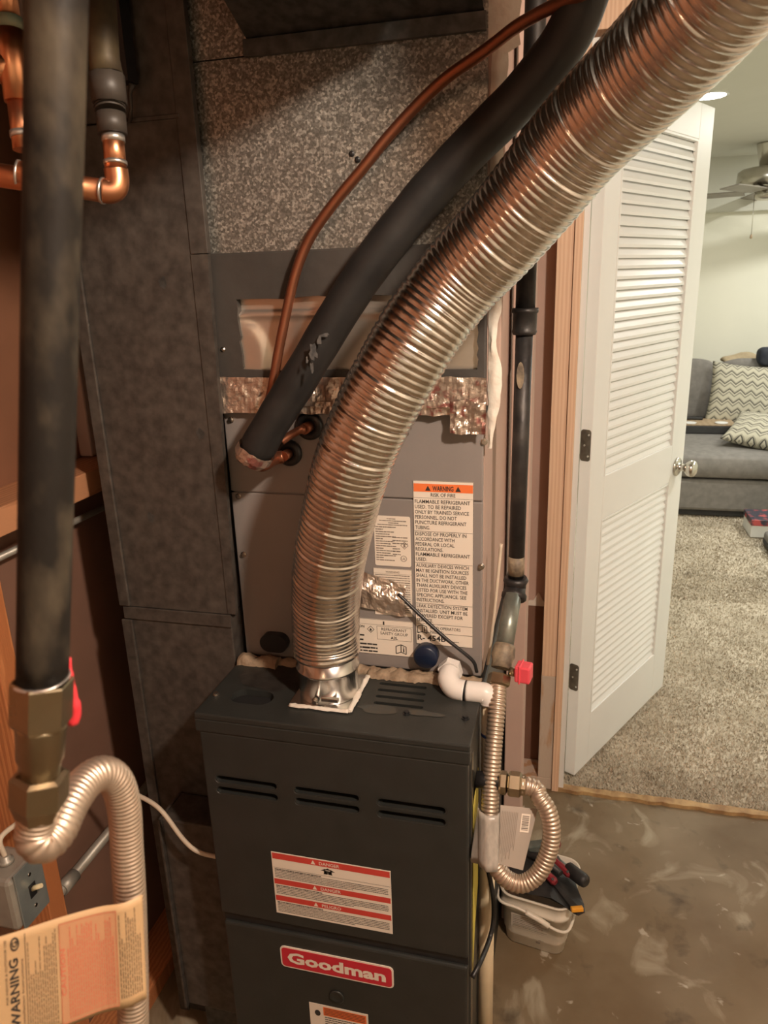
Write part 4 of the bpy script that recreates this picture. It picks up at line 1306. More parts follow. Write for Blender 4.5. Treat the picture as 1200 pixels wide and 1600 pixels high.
bm = B(); lathe_axis(bm, (pxp, q0.y, 0.0), (0, 0, 1), [(0, 0.0138), (0.61, 0.0138)], 24); obj('lower_pipe', bm, M_PVC_OLD, dr)

# ================================================================== GAS PIPE on the right
gp = thing('gas_riser_pipe', 'black iron gas riser with couplings on the right of the plenum', 'pipe', pY(795, 1010, 1.16))
gx, gy = -0.083, 1.2
za, zb = pY(822, 500, gy).z, pY(806, 905, gy).z
gx0, gx1 = pY(837, 10, gy).x, pY(806, 905, gy).x
def gxat(z):
    zt_ = pY(837, 10, gy).z
    return gx1 + (gx0 - gx1) * (z - zb) / (zt_ - zb)
def seg_pipe(name, z0, z1, prof, mt, parent=gp, seg=24):
    a = Vector((gxat(z0), gy, z0)); b_ = Vector((gxat(z1), gy, z1))
    bm = B(); L_ = (b_ - a).length
    lathe_axis(bm, a, b_ - a, [(t * L_, r) for t, r in prof], seg)
    return obj(name, bm, mt, parent)
seg_pipe('pipe', zb, za - 0.012, [(0, 0.0135), (1, 0.0135)], M_IRON)
seg_pipe('pipe', za + 0.018, 2.21, [(0, 0.0150), (1, 0.0150)], M_IRON)
seg_pipe('coupling', za - 0.022, za + 0.018, [(0, 0.0175), (0.12, 0.0195), (0.18, 0.0185), (0.8, 0.0185), (0.84, 0.0205), (1, 0.0205)], M_IRON)
zk = pY(812, 585, gy).z
bm = B()
rdp = []
for k in range(12):
    a = 2 * math.pi * k / 12
    rdp.append((0.006 * math.cos(a), 0.021 * math.sin(a)))
for i, (du, dz) in enumerate(rdp): pass
o_ = Vector((gxat(zk) - 0.003, gy - 0.0143, zk))
prism(bm, rdp, o_, EX, EZ, EY_, 0.002); obj('bare_patch', bm, M_TAPE, gp)
zk2 = pY(808, 880, gy).z
bm = B(); lathe_axis(bm, (gxat(zk2), gy, zk2 - 0.02), (0, 0, 1), [(0, 0.0139), (0.033, 0.0139)], 24); obj('pipe_dope', bm, M_TAPE, gp)
# elbow and galvanised nipple sloping forward
P1 = Vector((gxat(zb), gy, zb))
P2 = pd(797, 948, 1.295); P3 = pd(787, 1018, 1.235)
bm = B(); lathe_axis(bm, P1 + Vector((0, 0, 0.004)), (0, 0, -1), [(0, 0.0185), (0.006, 0.0215), (0.012, 0.0185), (0.022, 0.0175)], 24); obj('coupling', bm, M_IRON, gp)
bm = B(); lathe_axis(bm, P1 + Vector((0, 0, -0.014)), P3 - P1, [(0, 0.0175), (0.010, 0.0185), (0.014, 0.0215), (0.021, 0.0215), (0.024, 0.0185)], 24); obj('coupling', bm, M_IRON, gp)
bm = B(); tube(bm, [P1.lerp(P3, 0.22), P3], 0.0145, 24); obj('nipple', bm, M_GALVPIPE, gp)
ax = (P3 - P1).normalized()
bm = B(); lathe_axis(bm, P3 - ax * 0.012, ax, [(0, 0.0165), (0.006, 0.0185), (0.020, 0.0195), (0.028, 0.017), (0.040, 0.0165)], 20); vb = obj('valve_body', bm, M_TAPE, gp)
P4 = P3 + ax * 0.030
bm = B(); lathe_axis(bm, P4, (1, -0.15, -0.05), [(0.014, 0.0075), (0.026, 0.0075)], 12); obj('valve_stem', bm, M_BRASS, vb)
mt_ = Matrix.Translation(P4 + Vector((0.038, -0.006, 0.002))) @ Matrix.Rotation(math.radians(-10), 4, 'Z')
bm = B(); box(bm, -0.013, 0.0125, -0.013, 0.013, -0.0145, 0.0145, 0.003, mt_)
vh = obj('valve_handle', bm, M_PINKRED, vb)
bm = B(); box(bm, -0.006, -0.003, -0.0142, 0.0142, -0.016, 0.016, 0.001, mt_); obj('handle_rib', bm, M_PINKRED, vh)

# flexible connector from the valve to the furnace
def corrugated(bm, ctrl, r, pitch, amp, seg=20, res=6):
    path = smooth_path(resample(spline(ctrl, 14), pitch / res), 10)
    acc = 0.0; rad = []
    for i, p in enumerate(path):
        if i: acc += (p - path[i - 1]).length
        rad.append(r - amp + amp * abs(math.sin(math.pi * acc / pitch)) ** 0.6)
    tube(bm, path, rad, seg)
    return path
gc = thing('gas_flex_connector', 'looped corrugated gas connector joining the riser valve to furnace side', 'gas hose', (-0.06, 1.05, 0.6))
NP = Vector((FX1 + 0.0035, 1.0, 0.790))
N0 = P3 + ax * 0.040
bm = B(); lathe_axis(bm, N0 - ax * 0.002, ax, [(0, 0.017), (0.003, 0.019), (0.016, 0.019), (0.019, 0.017)], 6); obj('flare_nut', bm, M_BRASS, gc)
ctrl = [N0 + ax * 0.016, pd(776, 1110, 1.195), pd(770, 1180, 1.18), pd(766, 1250, 1.172), pd(765, 1310, 1.165), pd(771, 1346, 1.162), pd(790, 1372, 1.16), pd(815, 1381, 1.158), pd(840, 1366, 1.155),
        pd(857, 1332, 1.152), pd(862, 1298, 1.150), pd(856, 1266, 1.152), pd(843, 1246, 1.156), NP + Vector((0.094, 0, -0.005)), NP + Vector((0.080, 0, 0.0)), NP + Vector((0.070, 0, 0.0))]
bm = B(); corrugated(bm, ctrl, 0.0142, 0.0062, 0.0022); obj('corrugated_tube', bm, M_STEELFLEX, gc)
bm = B(); lathe_axis(bm, NP + Vector((0.050, 0, 0)), (1, 0, 0), [(0, 0.0165), (0.003, 0.0195), (0.018, 0.0195), (0.021, 0.0158), (0.027, 0.0158)], 6); obj('flare_nut', bm, M_BRASS, gc)
bm = B(); lathe_axis(bm, NP + Vector((0.036, 0, 0)), (1, 0, 0), [(0, 0.0155), (0.003, 0.0185), (0.011, 0.0185), (0.014, 0.012)], 6); obj('adapter_nut', bm, M_BRASS, gc)
bm = B(); lathe_axis(bm, NP, (1, 0, 0), [(0, 0.0135), (0.036, 0.0135)], 20); obj('gas_nipple', bm, M_IRON, gc)
# tag on the connector: wrapped sleeve and a flag
tg = thing('connector_tag', 'grey care tag with barcode wrapped on the looped gas connector', 'tag', pd(770, 1350, 1.20))
bm = B()
c0, c1_ = pd(766, 1262, 1.171), pd(766, 1349, 1.163)
rows = []
outl = []
for k in range(18):   # horizontal section: flag right, round the tube, flag left
    outl.append(k)
def tagrow(t):
    c = c0.lerp(c1_, t)
    pts = []
    lx = 0.020 + 0.014 * t
    pts.append(c + Vector((-lx, 0.010, 0)))
    pts.append(c + Vector((-lx * 0.8 - 0.003, -0.004, 0)))
    for k in range(11):
        a = math.radians(195 + 165 * k / 10)
        rr = 0.0178 + 0.001 * math.sin(k * 2.0)
        pts.append(c + Vector((rr * math.cos(a), rr * math.sin(a) - 0.001, 0)))
    return pts
for j in range(9):
    rows.append([bm.verts.new(p) for p in tagrow(j / 8)])
for j in range(8):
    for i in range(len(rows[0]) - 1):
        f = bm.faces.new((rows[j][i], rows[j][i + 1], rows[j + 1][i + 1], rows[j + 1][i])); f.smooth = True
o = obj('tag_sleeve', bm, M_TAGCLEAR, tg)
md = o.modifiers.new('thick', 'SOLIDIFY'); md.thickness = 0.0006
fa, fb, fc, fd = pd(782, 1258, 1.158), pd(840, 1264, 1.168), pd(817, 1360, 1.162), pd(780, 1350, 1.150)
bm = B()
nn = (fb - fa).cross(fd - fa).normalized()
hexa(bm, [fa, fb, fc, fd, fa + nn * 0.0006, fb + nn * 0.0006, fc + nn * 0.0006, fd + nn * 0.0006])
flg = obj('tag_flag', bm, M_TAGG, tg)
nn = -nn if nn.y > 0 else nn
eu = (fb - fa).normalized(); ev = (fd - fa); ev = (ev - eu * ev.dot(eu)).normalized()
tsh = Sheet(fa, eu, ev, nn)
bm = B(); tsh.rect(bm, 0.036, 0.009, 0.051, 0.037, 0.0009); obj('barcode_panel', bm, M_PAPER, flg)
bm = B(); rd = random.Random(9)
y = 0.012
while y < 0.034:
    h_ = rd.choice((0.0008, 0.0014, 0.002)); tsh.rect(bm, 0.038, y, 0.049, min(y + h_, 0.0345), 0.0012); y += h_ + rd.choice((0.0006, 0.0011))
for i in range(10):
    tsh.rect(bm, 0.004 + i * 0.0028, 0.008, 0.0045 + i * 0.0028, 0.008 + rd.uniform(0.05, 0.078), 0.0011)
obj('tag_print', bm, M_INKG, flg)

# black cord and thin white cable by the furnace side
cp = [pX(738, 1527, FX1 + 0.008), pX(752, 1500, -0.112), pd(764, 1470, 1.30), pd(771, 1440, 1.31), pd(771, 1405, 1.31), pd(766, 1375, 1.305), pd(758, 1340, 1.29)]
bm = B(); tube(bm, smooth_path(spline(cp, 8), 2), 0.0042, 10)
tag(obj('power_cord', bm, M_BLACK), 'black power cord looping out of the furnace side past pvc pipe', 'cord')
cp = [pY(783, 850, 1.145), pY(778, 900, 1.143), pY(772, 960, 1.143), pY(766, 1010, 1.145), pY(762, 1038, 1.147)]
bm = B(); tube(bm, smooth_path(spline(cp, 8), 2), 0.0028, 10)
tag(obj('thermostat_cable', bm, M_CABLE), 'thin cream cable hanging down beside the right edge of coil case', 'cable')

# ================================================================== BUCKET OF TOOLS
bk_ang = math.radians(-9)
BC = Vector((-0.033, 1.497, 0.0))
bmx = Matrix.Translation(BC) @ Matrix.Rotation(bk_ang, 4, 'Z')
bu = thing('plastic_pail', 'square white plastic pail of tools on the concrete floor', 'bucket', BC)
bm = B()
def ringpts(w_, h_, r, z):
    return [bmx @ Vector((x, y, z)) for x, y in rrect(w_, h_, r, 6)]
BH = 0.155
prof = [(0.132, 0.132, 0.024, 0.0), (0.140, 0.140, 0.026, 0.004), (0.160, 0.160, 0.032, BH - 0.045), (0.168, 0.168, 0.034, BH - 0.042), (0.169, 0.169, 0.034, BH - 0.034), (0.163, 0.163, 0.033, BH - 0.031),
        (0.165, 0.165, 0.033, BH - 0.006), (0.173, 0.173, 0.036, BH - 0.004), (0.173, 0.173, 0.036, BH), (0.163, 0.163, 0.032, BH), (0.152, 0.152, 0.030, 0.04), (0.128, 0.128, 0.024, 0.008)]
rings = [[bm.verts.new(p) for p in ringpts(*q)] for q in prof]
for i in range(len(rings) - 1):
    for k in range(len(rings[0])):
        f = bm.faces.new((rings[i][k], rings[i][(k + 1) % len(rings[0])], rings[i + 1][(k + 1) % len(rings[0])], rings[i + 1][k])); f.smooth = True
bm.faces.new(list(reversed(rings[0]))); bm.faces.new(rings[-1])
obj('pail_body', bm, M_BUCKET, bu)
# bail handle hanging on the front
hp = [bmx @ Vector(p) for p in ((0.088, 0.0, BH - 0.02), (0.090, -0.050, BH - 0.040), (0.082, -0.088, BH - 0.052), (0.055, -0.094, BH - 0.052), (0.02, -0.094, BH - 0.038), (-0.03, -0.0935, BH - 0.022), (-0.075, -0.0925, BH - 0.018), (-0.090, -0.06, BH - 0.018), (-0.090, 0.0, BH - 0.018))]
bm = B(); tube(bm, smooth_path(spline(hp, 8), 3), 0.0035, 10); obj('bail_handle', bm, M_BUCKET, bu)
hp = [bmx @ Vector(p) for p in ((0.040, -0.094, BH - 0.047), (0.02, -0.094, BH - 0.038), (-0.015, -0.094, BH - 0.026))]
bm = B(); tube(bm, spline(hp, 6), 0.0065, 12); obj('handle_grip', bm, M_BUCKET, bu)
# printed panel
fx = bmx.to_3x3() @ Vector((1, 0, 0)); fn = bmx.to_3x3() @ Vector((0, -1, 0))
zt_, zb_ = BH - 0.052, 0.026
tiltv = (bmx @ Vector((-0.05, -0.0726, zb_))) - (bmx @ Vector((-0.05, -0.0798, zt_)))
bsh = Sheet(bmx @ Vector((-0.052, -0.0798, zt_)), fx, tiltv, fx.cross(tiltv.normalized()) * (1 if fx.cross(tiltv.normalized()).y < 0 else -1))
bm = B(); bsh.rect(bm, 0, 0, 0.09, 0.058, 0.0008); pnl = obj('printed_panel', bm, mat('pail_label', (0.60, 0.54, 0.46), 0.5, col2=(0.55, 0.49, 0.42), nscale=20), bu)
bm = B()
for i in range(9):
    bsh.words(bm, 0.004, 0.086 - (i % 3) * 0.008, 0.006 + i * 0.0056, 0.0026 if i in (2, 4) else 0.0015, 0.0013, 400 + i)
bsh.words(bm, 0.066, 0.078, 0.064, 0.004, 0.0013, 3)
bsh.words(bm, 0.060, 0.070, 0.074, 0.006, 0.0016, 4)
obj('panel_print', bm, M_INKG, pnl)

# tools: a black bar clamp with red grips, a socket, a dark rolled bag
def W(x, y, z): return bmx @ Vector((x, y, z))
tl = thing('tool_bag', 'black tool pouch with amber tab sticking out of the pail', 'bag', W(0, -0.01, BH - 0.03))
bm = B()
out = [(-0.074, -0.066), (-0.02, -0.070), (0.04, -0.072), (0.085, -0.080), (0.105, -0.096), (0.118, -0.086), (0.112, -0.060), (0.098, -0.030), (0.074, 0.02), (0.03, 0.064), (-0.074, 0.066)]
b1 = [W(x * 0.95, y * 0.95 + 0.003, BH - 0.075 if abs(x) < 0.076 and abs(y) < 0.075 else BH + 0.004) for x, y in out]
b2 = [W(x, y, BH + 0.010 + 0.006 * math.sin(x * 60)) for x, y in out]
b1 = [W(x * 0.9, y * 0.9, BH + 0.002) for x, y in out]
va = [bm.verts.new(p) for p in b1]; vb_ = [bm.verts.new(p) for p in b2]
c2 = bm.verts.new(W(0.0, 0.0, BH + 0.022))
c1v = bm.verts.new(W(0.0, 0.0, BH - 0.04))
for i in range(len(out)):
    j = (i + 1) % len(out)
    bm.faces.new((va[i], va[j], vb_[j], vb_[i])); bm.faces.new((vb_[i], vb_[j], c2)); bm.faces.new((va[j], va[i], c1v))
obj('pouch', bm, M_TOOLBLK, tl)
bm = B(); box(bm, -0.014, 0.014, -0.006, 0.006, -0.004, 0.006, 0.002, Matrix.Translation(W(0.100, -0.0855, BH + 0.0165)) @ Matrix.Rotation(math.radians(18), 4, 'Z') @ Matrix.Rotation(math.radians(-15), 4, 'X'))
obj('amber_tab', bm, M_AMBER, tl)
pr = thing('pruner', 'black tool with two dark red grips lying across the pail', 'hand tool', W(0.03, -0.01, BH + 0.02))
for off, L_ in (((0.020, -0.030), 0.062), ((0.045, 0.008), 0.066)):
    a = W(off[0] - 0.03, off[1] + 0.022, BH + 0.038); d_ = (bmx.to_3x3() @ Vector((0.85, -0.50, -0.13))).normalized()
    bm = B(); lathe_axis(bm, a, d_, [(0, 0.007), (0.004, 0.0095), (0.02, 0.0085), (0.04, 0.0095), (L_ - 0.006, 0.0100), (L_, 0.007)], 8)
    gpp = obj('grip', bm, M_TOOLRED, pr)
    bm = B(); lathe_axis(bm, a + d_ * (L_ - 0.010) + Vector((0, -0.005, 0.0065)), (0, -0.5, 0.8), [(0, 0.0032), (0.003, 0.0032)], 10); obj('rivet', bm, M_TOOLBLK, gpp)
bm = B(); tube(bm, [W(-0.06, 0.03, BH + 0.030), W(0.0, 0.02, BH + 0.036), W(0.05, -0.012, BH + 0.036)], [0.006, 0.012, 0.007], 10); obj('blade_body', bm, M_TOOLBLK, pr)
ml = thing('rubber_grip_handle', 'stubby dark rubber grip with rounded end resting over the pail rim', 'hand tool', W(0.10, -0.01, BH + 0.02))
a = W(0.058, 0.018, BH + 0.030); d_ = (bmx.to_3x3() @ Vector((0.82, -0.50, 0.02))).normalized()
bm = B(); lathe_axis(bm, a, d_, [(0, 0.012), (0.004, 0.016), (0.05, 0.0165), (0.058, 0.0145), (0.062, 0.009)], 16); obj('grip', bm, M_TOOLBLK, ml)
bm = B(); lathe_axis(bm, a - d_ * 0.03, d_, [(0, 0.007), (0.03, 0.007)], 12); obj('shaft', bm, M_TEAL, ml)
bt_ = thing('stapler', 'grey metal tool head standing at the back of the pail', 'hand tool', W(0.0, 0.05, BH))
bm = B(); box(bm, -0.02, 0.02, -0.012, 0.012, 0.0, 0.070, 0.004, Matrix.Translation(W(0.0, 0.042, BH - 0.006)) @ Matrix.Rotation(math.radians(-20), 4, 'Y')); obj('head', bm, M_TEAL, bt_)
bm = B(); lathe_axis(bm, W(0.020, 0.046, BH + 0.052), (0.3, -0.2, 1), [(0, 0.010), (0.010, 0.013), (0.022, 0.012), (0.027, 0.005)], 14); obj('knob', bm, M_TOOLRED, bt_)

# ================================================================== LEFT FOREGROUND: gas drop, valve, connector
gl = thing('gas_drop_pipe', 'worn vertical black gas pipe with brass valve hanging in the foreground', 'pipe', pd(60, 1290, 0.425))
TA, TB = pd(92, -160, 0.325), pd(66.2, 1063, 0.4045)
bm = B(); tube(bm, line(TA, TB, 30), 0.0134, 32); obj('pipe', bm, M_IRON_OLD, gl)
ax = (pd(60, 1290, 0.424) - pd(66, 1068, 0.405)).normalized()
V0 = pd(66, 1062, 0.4045)
def at(v):      # distance along the valve axis for an image row
    return (pd(66 - (v - 1062) * 6 / 228.0, v, 0.4045 + (v - 1062) * 0.0195 / 228.0) - V0).dot(ax)
bm = B(); lathe_axis(bm, V0, ax, [(0, 0.0157), (0.001, 0.0163), (at(1126), 0.0163), (at(1132), 0.0148)], 6); vb_o = obj('hex_collar', bm, M_BRASS, gl)
bm = B(); blob_strip(bm, [V0 + Vector((0.0140 * math.cos(a * 0.3), 0.0140 * math.sin(a * 0.3), 0.0006)) for a in range(13, 34)], 0.0011, 0.0008, 3); obj('thread_sealant', bm, M_SOLDER, vb_o)
bm = B(); lathe_axis(bm, V0, ax, [(at(1128), 0.0136), (at(1134), 0.0133), (at(1182), 0.0126), (at(1190), 0.0112), (at(1216), 0.0106)], 28); obj('valve_body', bm, M_BRASS, gl)
bm = B(); lathe_axis(bm, V0 + ax * at(1108) + FWD * 0.010 + RIGHT * 0.008, RIGHT * 0.45 + FWD * 0.9, [(0, 0.0032), (0.007, 0.0032)], 12); obj('valve_stem', bm, M_BRASS, gl)
bm = B()
hc = pd(116, 1112, 0.43)
lv = [pd(107, 1028, 0.415), pd(109, 1052, 0.417), pd(112, 1075, 0.420), pd(116, 1098, 0.423), pd(117, 1114, 0.426), pd(112, 1132, 0.428)]
tube(bm, spline(lv, 4), [0.0014] * 4 + [0.0020] * 4 + [0.0025] * 4 + [0.0034] * 4 + [0.0036] * 4 + [0.002], 12)
obj('lever_handle', bm, M_RED, gl)
lc = thing('gas_hose_connector', 'arched corrugated gas connector hanging from the brass valve', 'gas hose', pd(205, 1600, 0.50))
bm = B(); lathe_axis(bm, V0, ax, [(at(1208), 0.0125), (at(1212), 0.0158), (at(1252), 0.0158), (at(1258), 0.0145), (at(1274), 0.0122)], 6); obj('flare_nut', bm, M_BRASS, lc)
e0 = V0 + ax * at(1266)
ctrl = [e0, pd(55, 1296, 0.425), pd(56, 1312, 0.425), pd(70, 1318, 0.428), pd(90, 1298, 0.435), pd(110, 1256, 0.45), pd(134, 1222, 0.468), pd(160, 1208, 0.482), pd(182, 1222, 0.494), pd(194, 1262, 0.505), pd(198, 1320, 0.515), pd(203, 1400, 0.525), pd(206, 1480, 0.535), pd(208, 1570, 0.545), pd(208, 1680, 0.555), pd(200, 1760, 0.56)]
bm = B(); corrugated(bm, ctrl, 0.0112, 0.0034, 0.0012, seg=24); obj('corrugated_tube', bm, M_STEELFLEX, lc)

# tan warning tag wrapped round that connector
wt = thing('warning_tag', 'creased tan paper warning tag wrapped around the arched gas connector', 'tag', pd(120, 1590, 0.49))
def tagpt(s_, t, lift=0.0):
    """s 0..1 left to right, t 0..1 top to bottom"""
    A, B_, C_, D_ = pd(-38, 1474, 0.470), pd(222, 1396, 0.508), pd(229, 1558, 0.520), pd(-30, 1652, 0.482)
    p = (A.lerp(B_, s_)).lerp(D_.lerp(C_, s_), t)
    n = (B_ - A).cross(D_ - A).normalized()
    if n.dot(FWD) > 0: n = -n
    bump = 0.0035 * math.exp(-((s_ - 0.88) / 0.10) ** 2) + 0.0006 * math.sin(s_ * 9 + t * 4)
    return p + n * (bump + lift)
bm = B(); g = []
for j in range(13):
    g.append([bm.verts.new(tagpt(i / 40, j / 12)) for i in range(41)])
for j in range(12):
    for i in range(40):
        f = bm.faces.new((g[j][i], g[j][i + 1], g[j + 1][i + 1], g[j + 1][i])); f.smooth = True
sheet_o = obj('tag_sheet', bm, M_TAN, wt)
md = sheet_o.modifiers.new('thick', 'SOLIDIFY'); md.thickness = 0.0004; md.offset = 0
def tagquad(bm, s0, t0, s1, t1, lift):
    n = max(1, int((s1 - s0) / 0.04) + 1); mrow = max(1, int((t1 - t0) / 0.1) + 1)
    gg = [[bm.verts.new(tagpt(s0 + (s1 - s0) * i / n, t0 + (t1 - t0) * j / mrow, lift)) for i in range(n + 1)] for j in range(mrow + 1)]
    for j in range(mrow):
        for i in range(n):
            bm.faces.new((gg[j][i], gg[j][i + 1], gg[j + 1][i + 1], gg[j + 1][i]))
bm = B(); tagquad(bm, 0.475, 0.05, 0.83, 0.97, 0.0005); obj('red_panel', bm, M_TANRED, sheet_o)
def tagtext(bm, string, s0, t0, capw, length, lift, bold=0.0):
    """reads upward; baseline at s0 (letters' feet to the right), starts at t0, cap height capw in s units, run length in t units"""
    tmp = B()
    base = Sheet((0, 0, 0), (1, 0, 0), (0, -1, 0), (0, 0, 1))
    base.text(tmp, string, 0, 0, 1.0, 0.0, bold=bold)
    xs = [v.co.x for v in tmp.verts]; L_ = max(xs)
    mp = {}
    for v in tmp.verts:
        mp[v] = bm.verts.new(tagpt(s0 - v.co.y * capw, t0 - v.co.x / L_ * length, lift))
    for f in tmp.faces:
        bm.faces.new([mp[v] for v in f.verts])
    tmp.free()
bm = B()
tagtext(bm, 'WARNING', 0.232, 0.855, 0.050, 0.63, 0.0007, 0.035)
obj('warning_lettering', bm, M_INK, sheet_o)
bm = B(); rd = random.Random(21)
def ring_mark(bm, s0, t0, rs, rt, lift):
    for k in range(24):
        a0, a1 = 2 * math.pi * k / 24, 2 * math.pi * (k + 1) / 24
        bm.faces.new([bm.verts.new(tagpt(s0 + rs * q * math.cos(a), t0 + rt * q * math.sin(a), lift)) for q, a in ((1, a0), (1, a1), (.72, a1), (.72, a0))])
ring_mark(bm, 0.218, 0.10, 0.026, 0.062, 0.0007)
tagtext(bm, 'G', 0.233, 0.128, 0.03, 0.055, 0.0008, 0.03)
tagtext(bm, 'Installation Instructions', 0.262, 0.87, 0.015, 0.62, 0.0007)
tagtext(bm, 'FOR INDOOR & OUTDOOR USE', 0.170, 0.62, 0.013, 0.58, 0.0007)
tagquad(bm, 0.276, 0.03, 0.279, 0.98, 0.0007)
ring_mark(bm, 0.228, 0.955, 0.020, 0.04, 0.0007)
obj('tag_heading', bm, M_INK, sheet_o)
def tagwords(bm, s0, t_lo, t_hi, hs, lift, seed):
    rd = random.Random(seed); t = t_hi
    while t > t_lo + 0.02:
        wl = min(rd.uniform(0.02, 0.075), t - t_lo)
        tagquad(bm, s0, t - wl, s0 + hs, t, lift); t -= wl + 0.010
bm = B(); k = 0
for s0 in [0.290 + 0.0135 * i for i in range(13)]:
    tl_ = rd.choice((0.08, 0.1, 0.3, 0.42, 0.2))
    tagwords(bm, s0, tl_, 0.93, 0.0032, 0.0007, 500 + k); k += 1
for s0 in [0.842 + 0.0145 * i for i in range(10)]:
    tagwords(bm, s0, rd.choice((0.08, 0.14, 0.3, 0.35)), 0.9, 0.0036, 0.0007, 540 + k); k += 1
obj('fine_print', bm, M_INK, sheet_o)['kind'] = 'stuff'
bm = B()
tagtext(bm, 'CAUTION', 0.508, 0.70, 0.026, 0.42, 0.0009, 0.02)
for s0 in [0.525 + 0.0145 * i for i in range(20)]:
    tagwords(bm, s0, rd.choice((0.1, 0.12, 0.2, 0.28)), 0.93, 0.0055, 0.0009, 600 + k); k += 1
for a in ((0.478, 0.055, 0.826, 0.060), (0.478, 0.955, 0.826, 0.960), (0.478, 0.055, 0.4805, 0.96), (0.8235, 0.055, 0.826, 0.96)):
    tagquad(bm, *a, 0.0009)
obj('caution_print', bm, M_INKR, sheet_o)

# ================================================================== COPPER WATER PIPES top left
cw = thing('copper_water_pipe', 'bright soldered copper water pipe with tee and elbow at upper left', 'pipe', pd(30, 270, 0.72))
D0 = 0.72
def cp_(name, pts, r, mt, seg=20):
    bm = B(); tube(bm, pts, r, seg); return obj(name, bm, mt, cw)
cp_('pipe', [pd(2, -60, 0.71), pd(13, 30, 0.72)], 0.0112, M_COPPER_B)
cp_('verdigris_band', [pd(13, 28, 0.72), pd(15.5, 48, 0.722)], 0.0128, M_VERDI)
cp_('tee', [pd(15, 48, 0.722), pd(20, 88, 0.727), pd(30, 160, 0.735)], 0.0136, M_COPPER_B)
cp_('tee_branch', [pd(22, 106, 0.73), pd(-30, 106, 0.725)], 0.0140, M_COPPER_B)
cp_('pipe', [pd(30, 160, 0.735), pd(39, 235, 0.742)], 0.0112, M_COPPER_B)
cp_('solder_ring', [pd(35.5, 206, 0.739), pd(37, 216, 0.74)], 0.0124, M_SOLDER)
cp_('pipe', [pd(-40, 268, 0.730), pd(40, 280, 0.735), pd(160, 298, 0.745)], 0.0112, M_COPPER_B)
cp_('coupling', [pd(28, 272, 0.7325), pd(70, 280, 0.737)], 0.0128, M_COPPER_B)
cp_('solder_ring', [pd(27, 271.6, 0.7325), pd(31, 272.4, 0.733)], 0.0134, M_SOLDER)
el = [pd(160, 298, 0.745), pd(172, 299, 0.747), pd(181, 293, 0.748), pd(183, 280, 0.747), pd(181, 264, 0.745)]
cp_('elbow', smooth_path(spline(el, 6), 3), 0.0118, M_COPPER_B)
cp_('solder_ring', [pd(159, 297.8, 0.745), pd(163, 298.4, 0.745)], 0.0127, M_SOLDER)
cp_('pipe', [pd(181, 266, 0.745), pd(176, 205, 0.738)], 0.0104, M_COPPER_B)
cp_('solder_ring', [pd(180.5, 258, 0.744), pd(180, 252, 0.7435)], 0.0115, M_SOLDER)
cp_('solder_ring', [pd(177.5, 222, 0.74), pd(176.4, 210, 0.7385)], 0.0112, M_SOLDER)
cp_('union_cone', [pd(176, 210, 0.738), pd(173, 178, 0.735)], 0.0142, M_UNION)
for v in (174, 169, 164):
    cp_('union_ring', [pd(172.9 - (178 - v) * 0.1, v, 0.734), pd(172.5 - (178 - v) * 0.1, v - 3, 0.734)], 0.0150, M_UNION)
cp_('union_nut', [pd(171.5, 162, 0.733), pd(167, 116, 0.727)], 0.0172, M_UNION, 8)
cp_('upper_pipe', [pd(167, 116, 0.727), pd(163, 90, 0.724), pd(152, -70, 0.705)], [0.0155, 0.0145, 0.0145], mat('aged_brass_pipe', (0.05, 0.036, 0.022), 0.55, 0.3, col2=(0.12, 0.09, 0.045), nscale=30))
hb = thing('hanger_channel', 'black channel with a bent strap hanging behind the pipe union', 'bracket', pY(200, 190, 1.07))
p0, p1 = pY(207, 128, 1.075), pY(190, -60, 1.075)
bm = B(); hexa(bm, [Vector((p0.x - 0.019, 1.064, p0.z)), Vector((p0.x, 1.064, p0.z)), Vector((p0.x, 1.090, p0.z)), Vector((p0.x - 0.019, 1.090, p0.z)),
                    Vector((p0.x - 0.019, 1.064, 2.21)), Vector((p0.x, 1.064, 2.21)), Vector((p0.x, 1.090, 2.21)), Vector((p0.x - 0.019, 1.090, 2.21))]); obj('channel', bm, M_BLACK, hb)
bm = B(); tube(bm, [pY(207, 130, 1.08), pY(203, 145, 1.083), pY(205, 170, 1.086), pY(202, 190, 1.09)], [0.005, 0.0035, 0.0028, 0.004], 8); obj('strap', bm, M_UNION, hb)

# ================================================================== SWITCH BOX, CONDUIT, CABLES on the left wall
sb = thing('switch_box', 'small steel switch box with ivory toggle on the left stud', 'switch', (-0.83, 0.765, 0.6))
PXp = -0.80
bm = B(); box(bm, XL + 0.0005, PXp - 0.001, 0.728, 0.800, 0.604, 0.700, 0.008); obj('box', bm, M_BOXMETAL, sb)
bm = B(); box(bm, PXp - 0.0008, PXp + 0.002, 0.738, 0.796, 0.600, 0.704, 0.001); plt = obj('cover_plate', bm, M_PLATE, sb)
bm = B(); box(bm, PXp + 0.002, PXp + 0.0035, 0.760, 0.774, 0.640, 0.664, 0.0005); obj('toggle_slot', bm, M_BLACK, plt)
bm = B(); tube(bm, [Vector((PXp + 0.001, 0.767, 0.654)), Vector((PXp + 0.019, 0.769, 0.662))], [0.0045, 0.0036], 8); obj('toggle', bm, M_IVORY, plt)
for z in (0.682, 0.622):
    bm = B(); lathe_axis(bm, (PXp + 0.002, 0.767, z), (1, 0, 0), [(0, 0.0035), (0.0012, 0.003)], 10); obj('screw', bm, M_NICKEL, plt)
bm = B(); lathe_axis(bm, (-0.835, 0.765, 0.700), (0, 0, 1), [(0, 0.012), (0.006, 0.012), (0.007, 0.008), (0.014, 0.008)], 12); obj('cable_clamp', bm, M_BOXMETAL, sb)
